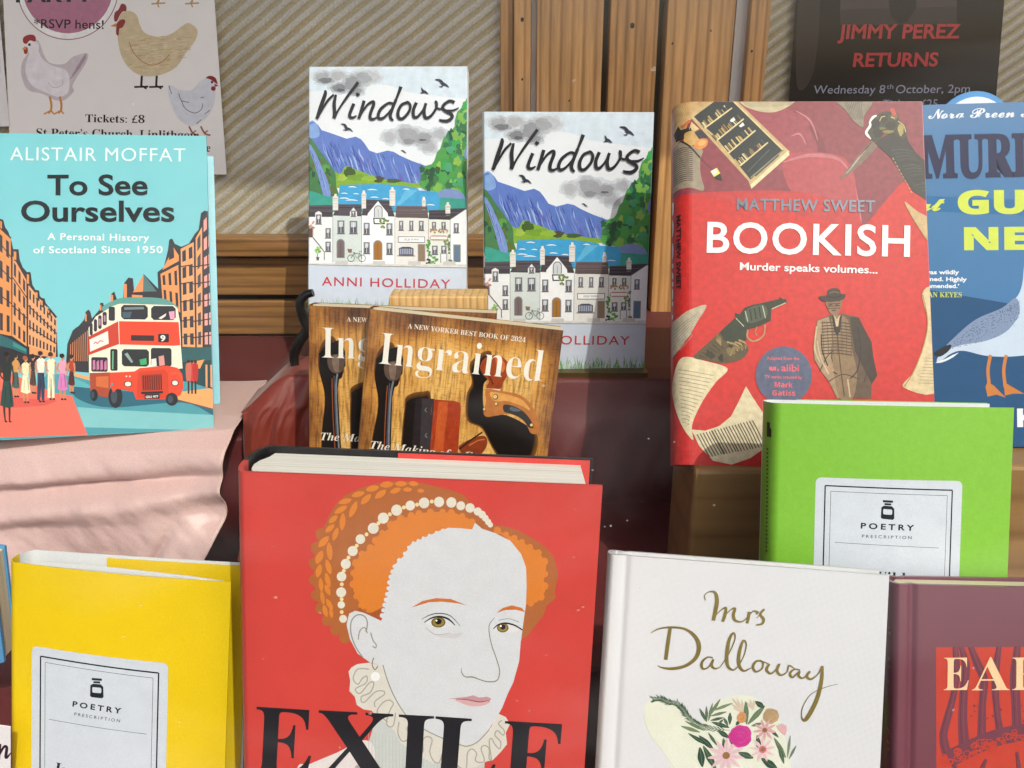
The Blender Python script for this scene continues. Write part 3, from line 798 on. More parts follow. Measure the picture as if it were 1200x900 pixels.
A.poly('#48606c', s6((290, 300), (340, 298), (330, 330), (292, 330)))
for q in ((218, 272, 251, 346), (186, 300, 208, 370), (163, 318, 181, 390), (140, 338, 157, 404), (118, 358, 134, 424)): A.poly('#33333c', s6(rr_(*q, 6)))
for q in ((192, 318, 202, 352), (166, 335, 176, 372)): A.poly('#b080a0', s6(rr_(*q, 3)))
A.poly('#3d2a2c', s6((335, 420), (455, 421), (455, 450), (335, 449))); A.poly('#23242a', s6(rr_(476, 412, 532, 456, 4)))
A.poly('#2b2e33', s6(rr_(286, 494, 428, 584, 12))); A.poly('#8fa4a0', s6((300, 520), (316, 512), (345, 560), (336, 566))); A.poly('#3faa6c', s6((378, 548), (414, 540), (416, 572), (384, 576)))
A.poly('#2b2e33', s6(rr_(438, 486, 545, 582, 8))); A.poly('#dfe0dc', s6((440, 545), (465, 540), (468, 580), (440, 582))); A.poly('#d89890', s6((478, 530), (505, 524), (510, 575), (482, 580)))
for q in ((126, 538, 212, 614),): A.poly('#33333c', s6(rr_(*q, 6)))
for k in range(4): A.poly('#c47aa0', s6((134+k*20, 555+k % 2*8), (146+k*20, 552), (148+k*20, 600), (134+k*20, 606)))
A.poly('#2e2a2a', s6(rr_(226, 494, 264, 608, 6))); A.stroke('#6ab08a', s6((240, 505), (238, 600)), w=1.6)
A.poly('#a9482e', s6((118, 622), (224, 616), (224, 748), (180, 745), (120, 712)))
A.poly('#d06a3c', s6((150, 640), (216, 636), (216, 700), (150, 690)))
A.poly('#e3492f', s6((222, 618), (352, 610), (380, 592), (520, 578), (575, 588), (600, 620), (606, 690), (590, 730), (540, 752), (360, 756), (345, 716), (252, 700), (236, 668), (224, 690)))
A.poly('#d04026', s6((370, 612), (510, 598), (528, 620), (528, 745), (362, 750)))
A.poly('#a83420', s6((388, 628), (494, 620), (496, 706), (392, 712)))
for k in range(9): A.stroke('#3a1c18', s6((397+k*11.6, 632-k*.6), (399+k*11.6, 704)), w=1, smooth=False)
A.stroke('#e85a3c', s6((536, 620), (580, 616), (600, 650)), w=1.6)
A.poly('#2a2226', s6((385, 716), (500, 710), (500, 722), (388, 728))); A.poly('#20242a', s6((404, 728), (482, 724), (482, 750), (404, 752)))
A.text('GSU 977', *s6((410, 748), (476, 744)), 2.6, '#e6e6e0', off=.03)
for c, a, b in (((318, 676), 5, 3.6), ((562, 667), 4.4, 3.6), ((538, 730), 2.2, 1.8)): A.ell('#3a2a2a', s6(c)[0], a, b); A.ell('#f6e4d8', s6(c)[0], a*.75, b*.75)
for x in (310, 328): A.ell('#f6e4d8', s6((x, 636))[0], .9)
for c, a, b in (((252, 742), 8.2, 13.5), ((545, 752), 7, 7.5), ((140, 736), 4.4, 7)): A.ell('#1f242a', s6(c)[0], a, b); A.ell('#3d4a54', (s6(c)[0][0]-1.6, s6(c)[0][1]), a*.45, b*.6)
A.poly('#e3492f', s6((225, 690), (262, 672), (345, 700), (345, 716), (262, 702), (240, 720)))
# people
def folk(x, y0, y1, w_, top, low, hair, armc='#c98a68', dress=True):
    h = y1-y0; q = w_
    for sg in (-1, 1):
        A.stroke(armc if dress else low, s5((x+sg*q*.17, y0+h*.66, 3), (x+sg*q*.2, y0+h*.82, 2.6), (x+sg*q*.16+2, y1-6, 1.6)))
        A.stroke('#2a2024', s5((x+sg*q*.16, y1-6), (x+sg*q*.16+9, y1-2)), w=1.8)
    if dress: A.poly(low, s5((x-q*.26, y0+h*.40), (x+q*.26, y0+h*.40), (x+q*.42, y0+h*.58), (x+q*.52, y0+h*.77), (x+q*.15, y0+h*.80), (x-q*.2, y0+h*.78), (x-q*.5, y0+h*.76), (x-q*.4, y0+h*.58)))
    else:
        A.poly(low, s5((x-q*.3, y0+h*.42), (x+q*.32, y0+h*.42), (x+q*.36, y0+h*.7), (x+q*.34, y0+h*.95), (x+q*.1, y0+h*.95), (x+q*.02, y0+h*.6), (x-q*.08, y0+h*.95), (x-q*.34, y0+h*.95)))
        A.stroke('#20242c', s5((x+q*.02, y0+h*.55), (x, y0+h*.9)), w=.7)
    A.poly(top, s5((x-q*.12, y0+h*.13), (x+q*.14, y0+h*.13), (x+q*.40, y0+h*.17), (x+q*.34, y0+h*.30), (x+q*.27, y0+h*.42), (x-q*.27, y0+h*.42), (x-q*.32, y0+h*.30), (x-q*.40, y0+h*.18)))
    A.stroke(armc, s5((x-q*.40, y0+h*.20, 2), (x-q*.50, y0+h*.33, 1.8), (x-q*.22, y0+h*.40, 1.5))); A.stroke(armc, s5((x+q*.40, y0+h*.20, 2), (x+q*.48, y0+h*.34, 1.8), (x+q*.46, y0+h*.47, 1.4)))
    sh_ = tuple(c_*.62 for c_ in lin(low)[:3])+(1,); A.stroke(sh_, s5((x+q*.22, y0+h*.45), (x+q*.34, y0+h*.72)), w=1.6); A.stroke(sh_, s5((x-q*.1, y0+h*.5), (x-q*.15, y0+h*.74)), w=.8)
    A.stroke(armc, s5((x, y0+h*.09), (x, y0+h*.15)), w=1.8); A.ell(armc, s5((x+1.5, y0+h*.065))[0], 2.1, 2.9); A.blob(hair, s5((x-2, y0+h*.04))[0], 3.0, 2.7, .12, 14, rfk)
rfk = random.Random(6)
folk(64, 590, 760, 30, '#c9964c', '#46605a', '#3a2a20'); folk(132, 592, 745, 26, '#3a3034', '#5a4038', '#2a2022')
folk(103, 598, 782, 38, '#efe0b0', '#f2e6c0', '#a85a2c'); folk(163, 578, 778, 42, '#efe4d4', '#35405c', '#30242a', dress=False)
folk(203, 582, 768, 40, '#f0e8c8', '#efe4c4', '#4a3028', dress=False); folk(283, 592, 742, 26, '#b0442e', '#5a2a26', '#3a2420')
folk(248, 588, 768, 38, '#ee9cb8', '#d67cb8', '#2a2024'); folk(30, 580, 858, 52, '#26302c', '#2c4844', '#1c1a1c', '#4a3028')
A.begin('author_lettering', M_gloss)
A.text('ALISTAIR MOFFAT', *s2((50/1.644+0, 92), (532, 98)), 15.5, '#e2f2f4', track=1.1)
A.begin('title_lettering', M_gloss)
A.text('To See', *s2((138, 194), (425, 194)), 24.5, '#121c22', off=.021)
A.text('Ourselves', *s2((62, 270), (500, 270)), 25, '#121c22', off=.021)
A.text('9', *s6((488, 451), (514, 451)), 7, '#f4f0e8', off=.03)
A.begin('subtitle_lettering', M_gloss)
A.text('A Personal History', *s2((138, 322), (428, 325)), 8, '#f4f6f4', off=.012, track=1.1)
A.text('of Scotland Since 1950', *s2((98, 361), (466, 359)), 8.2, '#f4f6f4', off=.012, track=1.1)
A.flush()

# ================================================================== books 2, 3: the mountain-village paperbacks
M_wb = cover('pale_blue_cover', '#ecf2f8', .45, .05)
def windows_art(A, seed):
    g1 = fr(355, 70, 5.625); g2 = fr(355, 215, 5.805); rd = random.Random(seed)
    A.gain = 1.0
    A.begin('landscape_illustration', M_water)
    A.poly('#cfdeea', g1((30, 42), (1090, 42), (1090, 260), (900, 240), (700, 215), (560, 165), (400, 160), (200, 200), (30, 210)))
    def cloud(lst):
        for k, sc in enumerate((1.22, 1.0, .72)):
            for (x, y, a, b, c) in lst:
                cc = lin(c); w_ = (.72, .38, .05)[k]; base = lin('#d8e2ea'); cc = tuple(cc[i]*(1-w_)+base[i]*w_ for i in range(3)) + (1,)
                A.blob(cc, g1((x, y))[0], a/5.625*sc, b/5.625*sc, .16, rnd=rd)
    cloud([(130, 115, 62, 45, '#9a9ea4'), (230, 105, 60, 38, '#a6a9ae'), (470, 115, 50, 45, '#b4b8be'), (400, 120, 75, 52, '#9a9ea4'), (330, 155, 75, 62, '#8a8d93'), (240, 185, 60, 36, '#75787e'), (150, 135, 60, 24, '#6a6d73'), (350, 205, 55, 32, '#85888e'), (250, 200, 36, 15, '#4f5157')])
    cloud([(575, 510, 55, 48, '#b0b3b9'), (900, 490, 55, 42, '#a8abb2'), (690, 490, 85, 58, '#9a9da4'), (830, 570, 60, 52, '#a6a9b0'), (790, 520, 85, 50, '#94979d'), (700, 540, 55, 26, '#83868c'), (790, 530, 36, 10, '#55575d')])
    A.poly('#5b78c2', g1((28, 440), (48, 410), (68, 402), (100, 430), (125, 465), (200, 490), (290, 522), (350, 508), (385, 525), (410, 555), (440, 600), (490, 618), (560, 600), (600, 608), (640, 632), (720, 668), (815, 702), (790, 830), (28, 840)))
    A.poly('#7fa2d8', g1((28, 440), (48, 410), (68, 402), (98, 435), (110, 500), (60, 520), (28, 500)), True)
    cols = ['#4560ac', '#8aa4da', '#3c4f9c', '#7890d0', '#a4b8e2', '#5068b8', '#6a5fb0']
    A.up()
    for k in range(90):
        x = rd.uniform(110, 780); top = 470 + max(0, (x-100))*.28 + 15; L = rd.uniform(40, 200)
        y = top + rd.uniform(0, 120)
        A.stroke(rd.choice(cols), g1((x, y), (x+L*.12+rd.uniform(-8, 8), y+L*.4), (x+L*.25, y+L*.7), (x+L*.35, min(820, y+L))), w=rd.uniform(.5, 1.9), sub=3, taper=.5)
    # green slopes
    A.poly('#7fa838', g1((200, 745), (250, 752), (275, 712), (300, 704), (345, 724), (420, 750), (480, 778), (560, 792), (700, 812), (790, 822), (790, 845), (200, 845)), True)
    for x, y, a, b, c in ((310, 745, 40, 34, '#3f5a2a'), (350, 780, 60, 22, '#6f9a34'), (500, 790, 36, 22, '#4a4a34'), (600, 800, 50, 14, '#3f5a38'), (260, 780, 30, 24, '#9ab84a'), (440, 785, 50, 18, '#8fb440')): A.blob(c, g1((x, y))[0], a/5.625, b/5.625, .2, rnd=rd)
    A.poly('#45784a', g1((28, 500), (55, 520), (85, 560), (110, 600), (150, 650), (178, 690), (205, 730), (218, 760), (222, 840), (245, 905), (28, 930)))
    for k in range(34):
        t = rd.random(); x = 40 + t*170; y = 540 + t*220 + rd.uniform(20, 200); A.blob(rd.choice(['#2f5e38', '#3f8440', '#57983f', '#5a6a30', '#28503a']), g1((min(x, 225), min(y, 890)))[0], rd.uniform(2, 4), rd.uniform(2, 5), .25, 14, rd)
    A.poly('#7690cc', g1((40, 555), (75, 600), (105, 660), (130, 720), (165, 800), (185, 900), (140, 900), (110, 800), (80, 700), (45, 600)), True)
    for k in range(8): A.stroke(rd.choice(cols), g1((52+k*12, 600+k*25), (80+k*11, 680+k*25), (100+k*9, 740+k*20)), w=.7)
    A.poly('#4c9a4c', g1((1095, 235), (1078, 258), (1062, 300), (1040, 325), (1018, 345), (1003, 400), (1002, 440), (975, 475), (955, 500), (930, 510), (905, 590), (885, 610), (868, 665), (850, 690), (812, 700), (795, 730), (780, 760), (770, 830), (800, 858), (880, 868), (900, 915), (1095, 930)))
    for k in range(80):
        t = rd.random(); y = 290 + t*590; xl_ = np.interp(y, [290, 420, 500, 600, 700, 880], [1060, 1010, 960, 915, 850, 840]); x = rd.uniform(xl_+12, 1085)
        A.blob(rd.choice(['#3f8a44', '#7ab04c', '#2e6e48', '#4aa070', '#8fbc50', '#2f7e62', '#39744a', '#24583c', '#35a050']), g1((x, y))[0], rd.uniform(2.2, 5.5), rd.uniform(2.5, 7), .25, 14, rd)
    for k in range(14): A.blob(rd.choice(['#2c5c38', '#3c7440', '#24503a']), g1((rd.uniform(785, 890), rd.uniform(720, 850)))[0], 3.2, 4, .25, 14, rd)
    A.poly('#6f8ccc', g1((1090, 560), (1075, 575), (1062, 620), (1070, 660), (1090, 640)))
    A.poly('#7a90c4', g1((890, 905), (900, 870), (950, 852), (1010, 858), (1050, 880), (1060, 930), (890, 930)), True)
    # lake
    A.poly('#3a9c8c', g2((20, 60), (60, 55), (180, 95), (250, 70), (900, 60), (930, 95), (1115, 108), (1115, 250), (20, 250)))
    A.poly('#3f9fd2', g2((252, 14), (400, 10), (520, 4), (700, 20), (785, 36), (790, 48), (915, 56), (935, 110), (925, 180), (640, 190), (240, 170)))
    A.poly('#5fb4dc', g2((700, 45), (785, 45), (660, 150), (640, 150)))
    for x, y, L in ((310, 28, 60), (440, 46, 70), (250, 105, 70), (290, 118, 90), (260, 72, 50), (680, 42, 50), (460, 98, 60), (540, 108, 50), (840, 148, 60), (345, 75, 40)): A.stroke('#e6f0f4', g2((x, y), (x+L*.5, y-3), (x+L, y+2)), w=1.1, taper=.6)
    # houses
    A.begin('village_illustration', M_ink)
    A.poly('#e6eaec', g2((25, 200), (1115, 200), (1115, 548), (25, 548)))
    A.poly('#ced8d6', g2((205, 215), (400, 215), (400, 540), (205, 540)))
    A.poly('#dfdfda', g2((630, 225), (855, 225), (855, 545), (630, 545))); A.poly('#dce2da', g2((855, 235), (1002, 235), (1002, 545), (855, 545)))
    def roof(pts, c):
        A.poly(c, g2(*pts)); x0, x1 = pts[0][0], pts[2][0]; y0, y1 = pts[0][1], pts[2][1]
        A.up(); A.hold = True
        for k in range(9):
            y = y0 + (y1-y0)*(k+.5)/9; A.stroke(rd.choice(['#2f2a30', '#6a6068', '#3a353c']), g2((x0+4, y), (x1-4, y+rd.uniform(-1, 1))), w=.4, smooth=False)
        A.hold = False
    roof([(25, 155), (205, 150), (205, 232), (25, 232)], '#4a454c'); roof([(243, 145), (402, 145), (402, 226), (205, 222)], '#4a454c')
    roof([(432, 112), (590, 118), (628, 228), (400, 220)], '#4a434a'); roof([(638, 155), (845, 155), (855, 238), (630, 232)], '#665859'); roof([(860, 182), (1000, 180), (1000, 248), (855, 244)], '#3f3a42'); roof([(1000, 172), (1110, 168), (1112, 240), (1000, 246)], '#4a454c')
    A.poly('#eef1f3', g2((438, 230), (445, 205), (513, 122), (578, 200), (582, 232), (626, 232), (626, 545), (402, 545), (402, 225)))
    A.poly('#eceff1', g2((1002, 248), (1105, 176), (1115, 180), (1115, 545), (1002, 545)))
    A.poly('#e4e6e6', g2((322, 230), (322, 195), (346, 165), (370, 195), (370, 230))); A.poly('#e4e6e6', g2((85, 285), (85, 205), (108, 192), (130, 205), (130, 285)))
    for p in ([(445, 205), (513, 122), (578, 202)], [(1002, 246), (1106, 176)], [(322, 197), (346, 166), (370, 197)], [(402, 225), (402, 545)], [(627, 232), (627, 545)], [(205, 225), (205, 540)], [(855, 240), (855, 545)], [(1002, 246), (1002, 545)]): A.stroke('#8a8a90', g2(*p), w=.6, smooth=False)
    for x0, y0, x1, y1 in ((205, 92, 242, 186), (402, 68, 432, 173), (592, 45, 630, 154), (812, 110, 836, 156), (970, 146, 1002, 205), (24, 108, 44, 188)):
        A.poly('#dedcd6', g2((x0, y0), (x1, y0), (x1, y1), (x0, y1))); A.poly('#c2beb8', g2((x0-3, y0+10), (x1+3, y0+10), (x1+3, y0+20), (x0-3, y0+20)))
        A.poly('#e6e0d6', g2(((x0+x1)/2-7, y0-18), ((x0+x1)/2+7, y0-18), ((x0+x1)/2+9, y0), ((x0+x1)/2-9, y0)))
        for k in range(3): A.stroke('#b0aca8', g2((x0+2, y0+30+k*20), (x1-2, y0+30+k*20)), w=.4, smooth=False)
    def win(x0, y0, x1, y1, fr_='#7c7a80'):
        A.poly(fr_, g2((x0, y0), (x1, y0), (x1, y1), (x0, y1))); m_ = 7
        A.poly('#5a5c66', g2((x0+m_, y0+m_), (x1-m_, y0+m_), (x1-m_, y1-m_), (x0+m_, y1-m_)))
        A.poly('#c4ccd4', g2((x0+m_+2, y0+m_+2), (x1-m_-2, y0+m_+2), (x1-m_-4, (y0+y1)/2-2), (x0+m_+2, (y0+y1)/2)))
        A.stroke('#e8e8ea', g2(((x0+x1)/2, y0+m_), ((x0+x1)/2, y1-m_)), w=.5, smooth=False); A.stroke('#55555c', g2((x0-4, y1+2), (x1+4, y1+2)), w=.9, smooth=False)
    for q in ((90, 215, 127, 280), (155, 308, 192, 375), (155, 400, 192, 467), (330, 188, 362, 226), (237, 255, 285, 345), (320, 258, 372, 345), (415, 270, 457, 350), (415, 402, 457, 480), (570, 273, 612, 352), (570, 405, 612, 485), (655, 255, 685, 320), (725, 255, 753, 320), (790, 255, 823, 320), (878, 262, 907, 314), (942, 262, 972, 314), (1025, 270, 1060, 335), (878, 423, 917, 482), (940, 423, 977, 482)): win(*q)
    def arch(x0, y0, x1, y1, c, fr_='#8a8688'):
        xm = (x0+x1)/2; r_ = (x1-x0)/2
        def a(d): return [(xm - (r_+d)*math.cos(math.pi*k/10), y0 + r_ - (r_+d)*math.sin(math.pi*k/10)) for k in range(11)] + [(x1+d, y1), (x0-d, y1)]
        A.poly(fr_, g2(*a(7))); A.poly(c, g2(*a(0))); A.stroke('#55484a', g2((xm, y0+20), (xm, y1)), w=.4, smooth=False)
    arch(238, 388, 280, 510, '#756869'); arch(488, 395, 536, 522, '#a3702f'); arch(492, 158, 538, 232, '#cfd4da'); A.poly('#3a3c42', g2((480, 236), (560, 236), (560, 280), (484, 280))); A.poly('#eef1f3', g2((488, 244), (552, 244), (552, 272), (492, 272)))
    for x0, y0, x1, y1, c in ((788, 418, 828, 530, '#8a7862'), (1028, 420, 1067, 533, '#5f7890'), (30, 310, 66, 372, '#6a4c48'), (940, 480, 975, 540, '#dfe4e8')): A.poly('#9a948c', g2((x0-6, y0-6), (x1+6, y0-6), (x1+6, y1), (x0-6, y1))); A.poly(c, g2((x0, y0), (x1, y0), (x1, y1), (x0, y1)))
    A.poly('#4c4e58', g2((655, 442), (680, 432), (728, 432), (754, 442), (754, 490), (655, 490)))
    for k in range(6): A.poly('#9aa0b4', g2((660+k*15, 446), (671+k*15, 444), (671+k*15, 484), (660+k*15, 484)))
    A.stroke('#77706c', g2((645, 494), (765, 494)), w=1, smooth=False)
    A.poly('#77777c', g2((648, 362), (832, 362), (832, 404), (648, 404))); A.poly('#f2f2f0', g2((653, 367), (827, 367), (827, 399), (653, 399)))
    A.text('OLD TOWN', *g2((690, 390), (790, 390)), 2.4, '#6a6a6e', 'serif')
    A.poly('#b08a80', g2((864, 362), (880, 354), (970, 354), (985, 362), (985, 380), (970, 388), (880, 388), (864, 380))); A.poly('#efe6e0', g2((870, 362), (980, 362), (980, 380), (870, 380)))
    for k in range(30): A.blob(rd.choice(['#b07a5a', '#c08a60', '#8a7a4a']), g2((rd.uniform(868, 985), rd.uniform(312, 336)))[0], 1, 1, .2, 7, rd)
    for (cx, cy, rx, ry, c, n_) in ((102, 455, 22, 22, '#8fc860', 10), (555, 255, 30, 14, '#7d9450', 14), (545, 285, 14, 22, '#8aa060', 6), (855, 430, 12, 60, '#5f9a50', 18), (895, 520, 28, 28, '#6aa85a', 16), (970, 400, 18, 18, '#8a9a6a', 8), (995, 420, 6, 70, '#7a8c66', 12), (850, 530, 14, 14, '#3f4a40', 5), (55, 285, 22, 22, '#c89a8a', 8), (1000, 530, 12, 12, '#8a8468', 5)):
        for k in range(n_): A.blob(c if k % 2 else tuple(q*.7 for q in lin(c)[:3])+(1,), g2((cx+rd.uniform(-rx, rx), cy+rd.uniform(-ry, ry)))[0], 1.3, 1.3, .25, 8, rd)
    A.stroke('#6a6460', g2((70, 372), (110, 420), (148, 470), (148, 525)), w=1, smooth=False); A.stroke('#5a5450', g2((102, 478), (102, 515)), w=.7); A.poly('#6a6a70', g2((92, 505), (115, 505), (110, 528), (96, 528)))
    for cx in (330, 405):
        A.stroke('#5f6a5f', g2([(cx+23*math.cos(t), 512+23*math.sin(t)) for t in [2*math.pi*k/18 for k in range(19)]]), w=.7, smooth=False)
    for p in ([(330, 512), (350, 480), (390, 478), (405, 512)], [(350, 480), (372, 514), (390, 478)], [(384, 465), (400, 466)], [(342, 474), (358, 474)]): A.stroke('#6a8070', g2(*p), w=.8, smooth=False)
    A.poly('#8a6a5a', g2((305, 448), (338, 450), (334, 475), (312, 474)))
    A.poly('#d8d8d4', g2((25, 545), (1115, 548), (1115, 570), (25, 556))); A.stroke('#9a9690', g2((25, 556), (400, 564), (1115, 573)), w=.8)
    A.poly('#c6d0de', g2((25, 560), (400, 567), (1115, 576), (1115, 900), (25, 900)))
    for x0 in (225, 480, 720, 955): A.poly('#c6c6c2', g2((x0, 530), (x0+80, 530), (x0+84, 556), (x0-4, 556)))
    for k in range(14): A.stroke('#a8b0b8', g2((40+k*78, 558), (70+k*78, 559)), w=.4, smooth=False)
    # birds
    g = g1
    for p in ([(875, 133, 1), (905, 138, 3.2), (925, 160, 4.2), (945, 168, 2.5), (965, 185, .8)], [(925, 160, 2), (918, 180, 1.6), (900, 178, .6)], [(785, 185, .8), (795, 208, 3), (810, 215, 3), (830, 228, .6)], [(778, 222, .6), (795, 218, 2), (805, 212, 1)], [(255, 425, .8), (278, 432, 3), (292, 455, 4), (312, 460, 2.5), (332, 476, .7)], [(292, 452, 1.6), (290, 466, 1.6), (268, 464, .6)], [(648, 600, .5), (662, 602, 1.4), (672, 610, 1.4), (686, 618, .4)]): A.stroke('#2a3240', g(*[(a, b, c*.9) for a, b, c in p]))
    # grass
    for k in range(300):
        x = rd.uniform(25, 1120); h = rd.choice([15, 25, 40, 55, 75, 95])*rd.uniform(.6, 1.1); b = rd.uniform(-22, 22)
        A.stroke(rd.choice(['#5f9a58', '#7fb46a', '#4a8248', '#9ac480', '#6aa060']), g2((x, 892), (x+b*.2, 892-h*.5-20), (x+b, 872-h)), w=rd.uniform(.4, 1.0), sub=2, taper=1)
    A.gain = .9
    A.begin('author_lettering', M_ink)
    A.text('ANNI HOLLIDAY', *g2((132, 700), (1002, 712)), 10.2, '#c8424c', off=.004, track=1.15)
    A.begin('title_lettering', M_ink)
    K = '#20222a'; w = 2.7
    for st in ([(150, 203, 1.8), (150, 230, 3.4), (122, 310, 3.6), (98, 385, 3.2)], [(92, 392, 3.0), (120, 350, 1.8), (165, 275, 2.2), (208, 232, 2)], [(222, 232, 2), (210, 290, 3.4), (212, 350, 3.2), (208, 388, 3)], [(208, 388, 3), (240, 330, 1.8), (290, 255, 2.4), (368, 150, 2.8)],
               [(340, 292, 3), (318, 345, 3), (312, 375, 3), (330, 385, 2.4), (358, 372, 1.2)], [(356, 236, 2.8), (370, 228, 3.4), (372, 226, 2)],
               [(408, 272, 3), (390, 335, 3), (372, 392, 3)], [(380, 375, 1.5), (425, 305, 2), (465, 278, 2.4), (470, 300, 3), (450, 355, 3), (448, 388, 3), (468, 395, 2.4), (495, 380, 1.2)],
               [(602, 296, 2.4), (570, 288, 2.2), (520, 325, 2.8), (500, 370, 3), (512, 392, 2.8), (545, 378, 2.2), (590, 325, 1.8), (620, 260, 2.2), (638, 215, 2.8), (650, 180, 3.4)], [(618, 265, 2.8), (590, 335, 3), (580, 375, 3), (592, 398, 2.4), (602, 398, 1.4)],
               [(690, 285, 2.4), (655, 300, 2.6), (632, 345, 3), (635, 385, 3), (662, 390, 2.6), (700, 350, 2.6), (712, 308, 2.6), (695, 282, 2.2), (680, 285, 1.2)],
               [(752, 285, 3), (732, 335, 3), (735, 378, 3), (760, 378, 2.4), (795, 335, 2), (815, 290, 2.8)], [(815, 290, 2), (802, 345, 3), (812, 385, 3), (845, 375, 2.4), (880, 325, 2.4), (882, 285, 2.8), (872, 282, 2)], [(880, 315, 1.6), (905, 328, 1.8), (930, 318, 1)],
               [(1002, 285, 3), (970, 275, 2.6), (932, 300, 2.8), (925, 325, 3), (950, 345, 3), (980, 362, 3), (985, 385, 3), (955, 406, 3), (915, 404, 2.4), (902, 395, 1.2)], [(950, 338, 1.8), (990, 338, 2), (1030, 320, 1)]):
        A.stroke(K, g1(*[(a, b, c*1.25) for a, b, c in st]))
    A.flush()
g_w = 'copies of the mountain-village paperback'
for key, lab in (('winda', 'left, fully visible copy of the white paperback with mountains, lake and village, standing higher'), ('windb', 'right copy of the white mountain-village paperback, in front of the upright planks')):
    root, fc, bc, A = book(key, 'paperback_book', lab, 'book', M_wb, M_wb, M_wb, M_pages, r=.0015, t=.0004, inset=.0003, group=g_w)
    A.mp = homography(POSE['winda'][5], [(0, .198), (.129, .198), (.129, 0), (0, 0)])
    windows_art(A, 11)

# ================================================================== books 4, 5: the wood-grain paperbacks
def grain_cover():
    m, nt, b = nodes('wood_grain_print')
    n = add(nt, 'ShaderNodeTexNoise'); n.inputs['Scale'].default_value = 1; n.inputs['Detail'].default_value = 8
    nt.links.new(mapped(nt, (620, 1, 60)), n.inputs['Vector'])
    n3 = add(nt, 'ShaderNodeTexNoise'); n3.inputs['Scale'].default_value = 1; n3.inputs['Detail'].default_value = 5
    nt.links.new(mapped(nt, (190, 1, 1100)), n3.inputs['Vector'])
    n2 = add(nt, 'ShaderNodeTexNoise'); n2.inputs['Scale'].default_value = 24; n2.inputs['Detail'].default_value = 6
    nt.links.new(mapped(nt), n2.inputs['Vector'])
    # golden centre, dark singed edges: distance from the middle of the cover
    tc = add(nt, 'ShaderNodeTexCoord'); sp = add(nt, 'ShaderNodeSeparateXYZ'); nt.links.new(tc.outputs['Object'], sp.inputs[0])
    def edge(o, lo, hi):
        mr = add(nt, 'ShaderNodeMapRange', interpolation_type='SMOOTHSTEP'); mr.inputs[1].default_value = lo; mr.inputs[2].default_value = hi; nt.links.new(o, mr.inputs[0]); return mr.outputs[0]
    a = mix(nt, edge(sp.outputs[0], 0, .030), edge(sp.outputs[0], .129, .105), 1, 'MULTIPLY'); a = mix(nt, a, edge(sp.outputs[2], .198, .172), 1, 'MULTIPLY')
    s = add(nt, 'ShaderNodeMath', operation='MULTIPLY_ADD'); nt.links.new(a, s.inputs[0]); s.inputs[1].default_value = .36; nt.links.new(n2.outputs['Fac'], s.inputs[2])
    c1 = ramp(nt, s.outputs[0], [(.34, lin('#5c3618')), (.50, lin('#96602a')), (.68, lin('#cf9440')), (.95, lin('#e6b766'))])
    c2 = ramp(nt, n.outputs['Fac'], [(.36, (.45, .40, .34, 1)), (.5, (.92, .9, .88, 1)), (.7, (1.12, 1.1, 1.06, 1))])
    c3 = ramp(nt, n3.outputs['Fac'], [(.34, (.72, .66, .6, 1)), (.48, (1, 1, 1, 1))])
    nt.links.new(mix(nt, mix(nt, c1, c2, 1, 'MULTIPLY'), c3, 1, 'MULTIPLY'), b.inputs['Base Color'])
    b.inputs['Roughness'].default_value = .42
    return m
M_grain = grain_cover()
def soft(A, c0, c1, pts, steps=4, grow=1.10):
    """printed drop shadow: nested outlines fading from c1 (outside) to c0"""
    cx = sum(p[0] for p in pts)/len(pts); cy = sum(p[1] for p in pts)/len(pts); a, b = lin(c0), lin(c1)
    for k in range(steps):
        t = 1-k/(steps-1); g = 1+(grow-1)*t
        A.poly(tuple(a[i]*(1-t)+b[i]*t for i in range(3))+(1,), [(cx+(p[0]-cx)*g, cy+(p[1]-cy)*g) for p in pts], True)
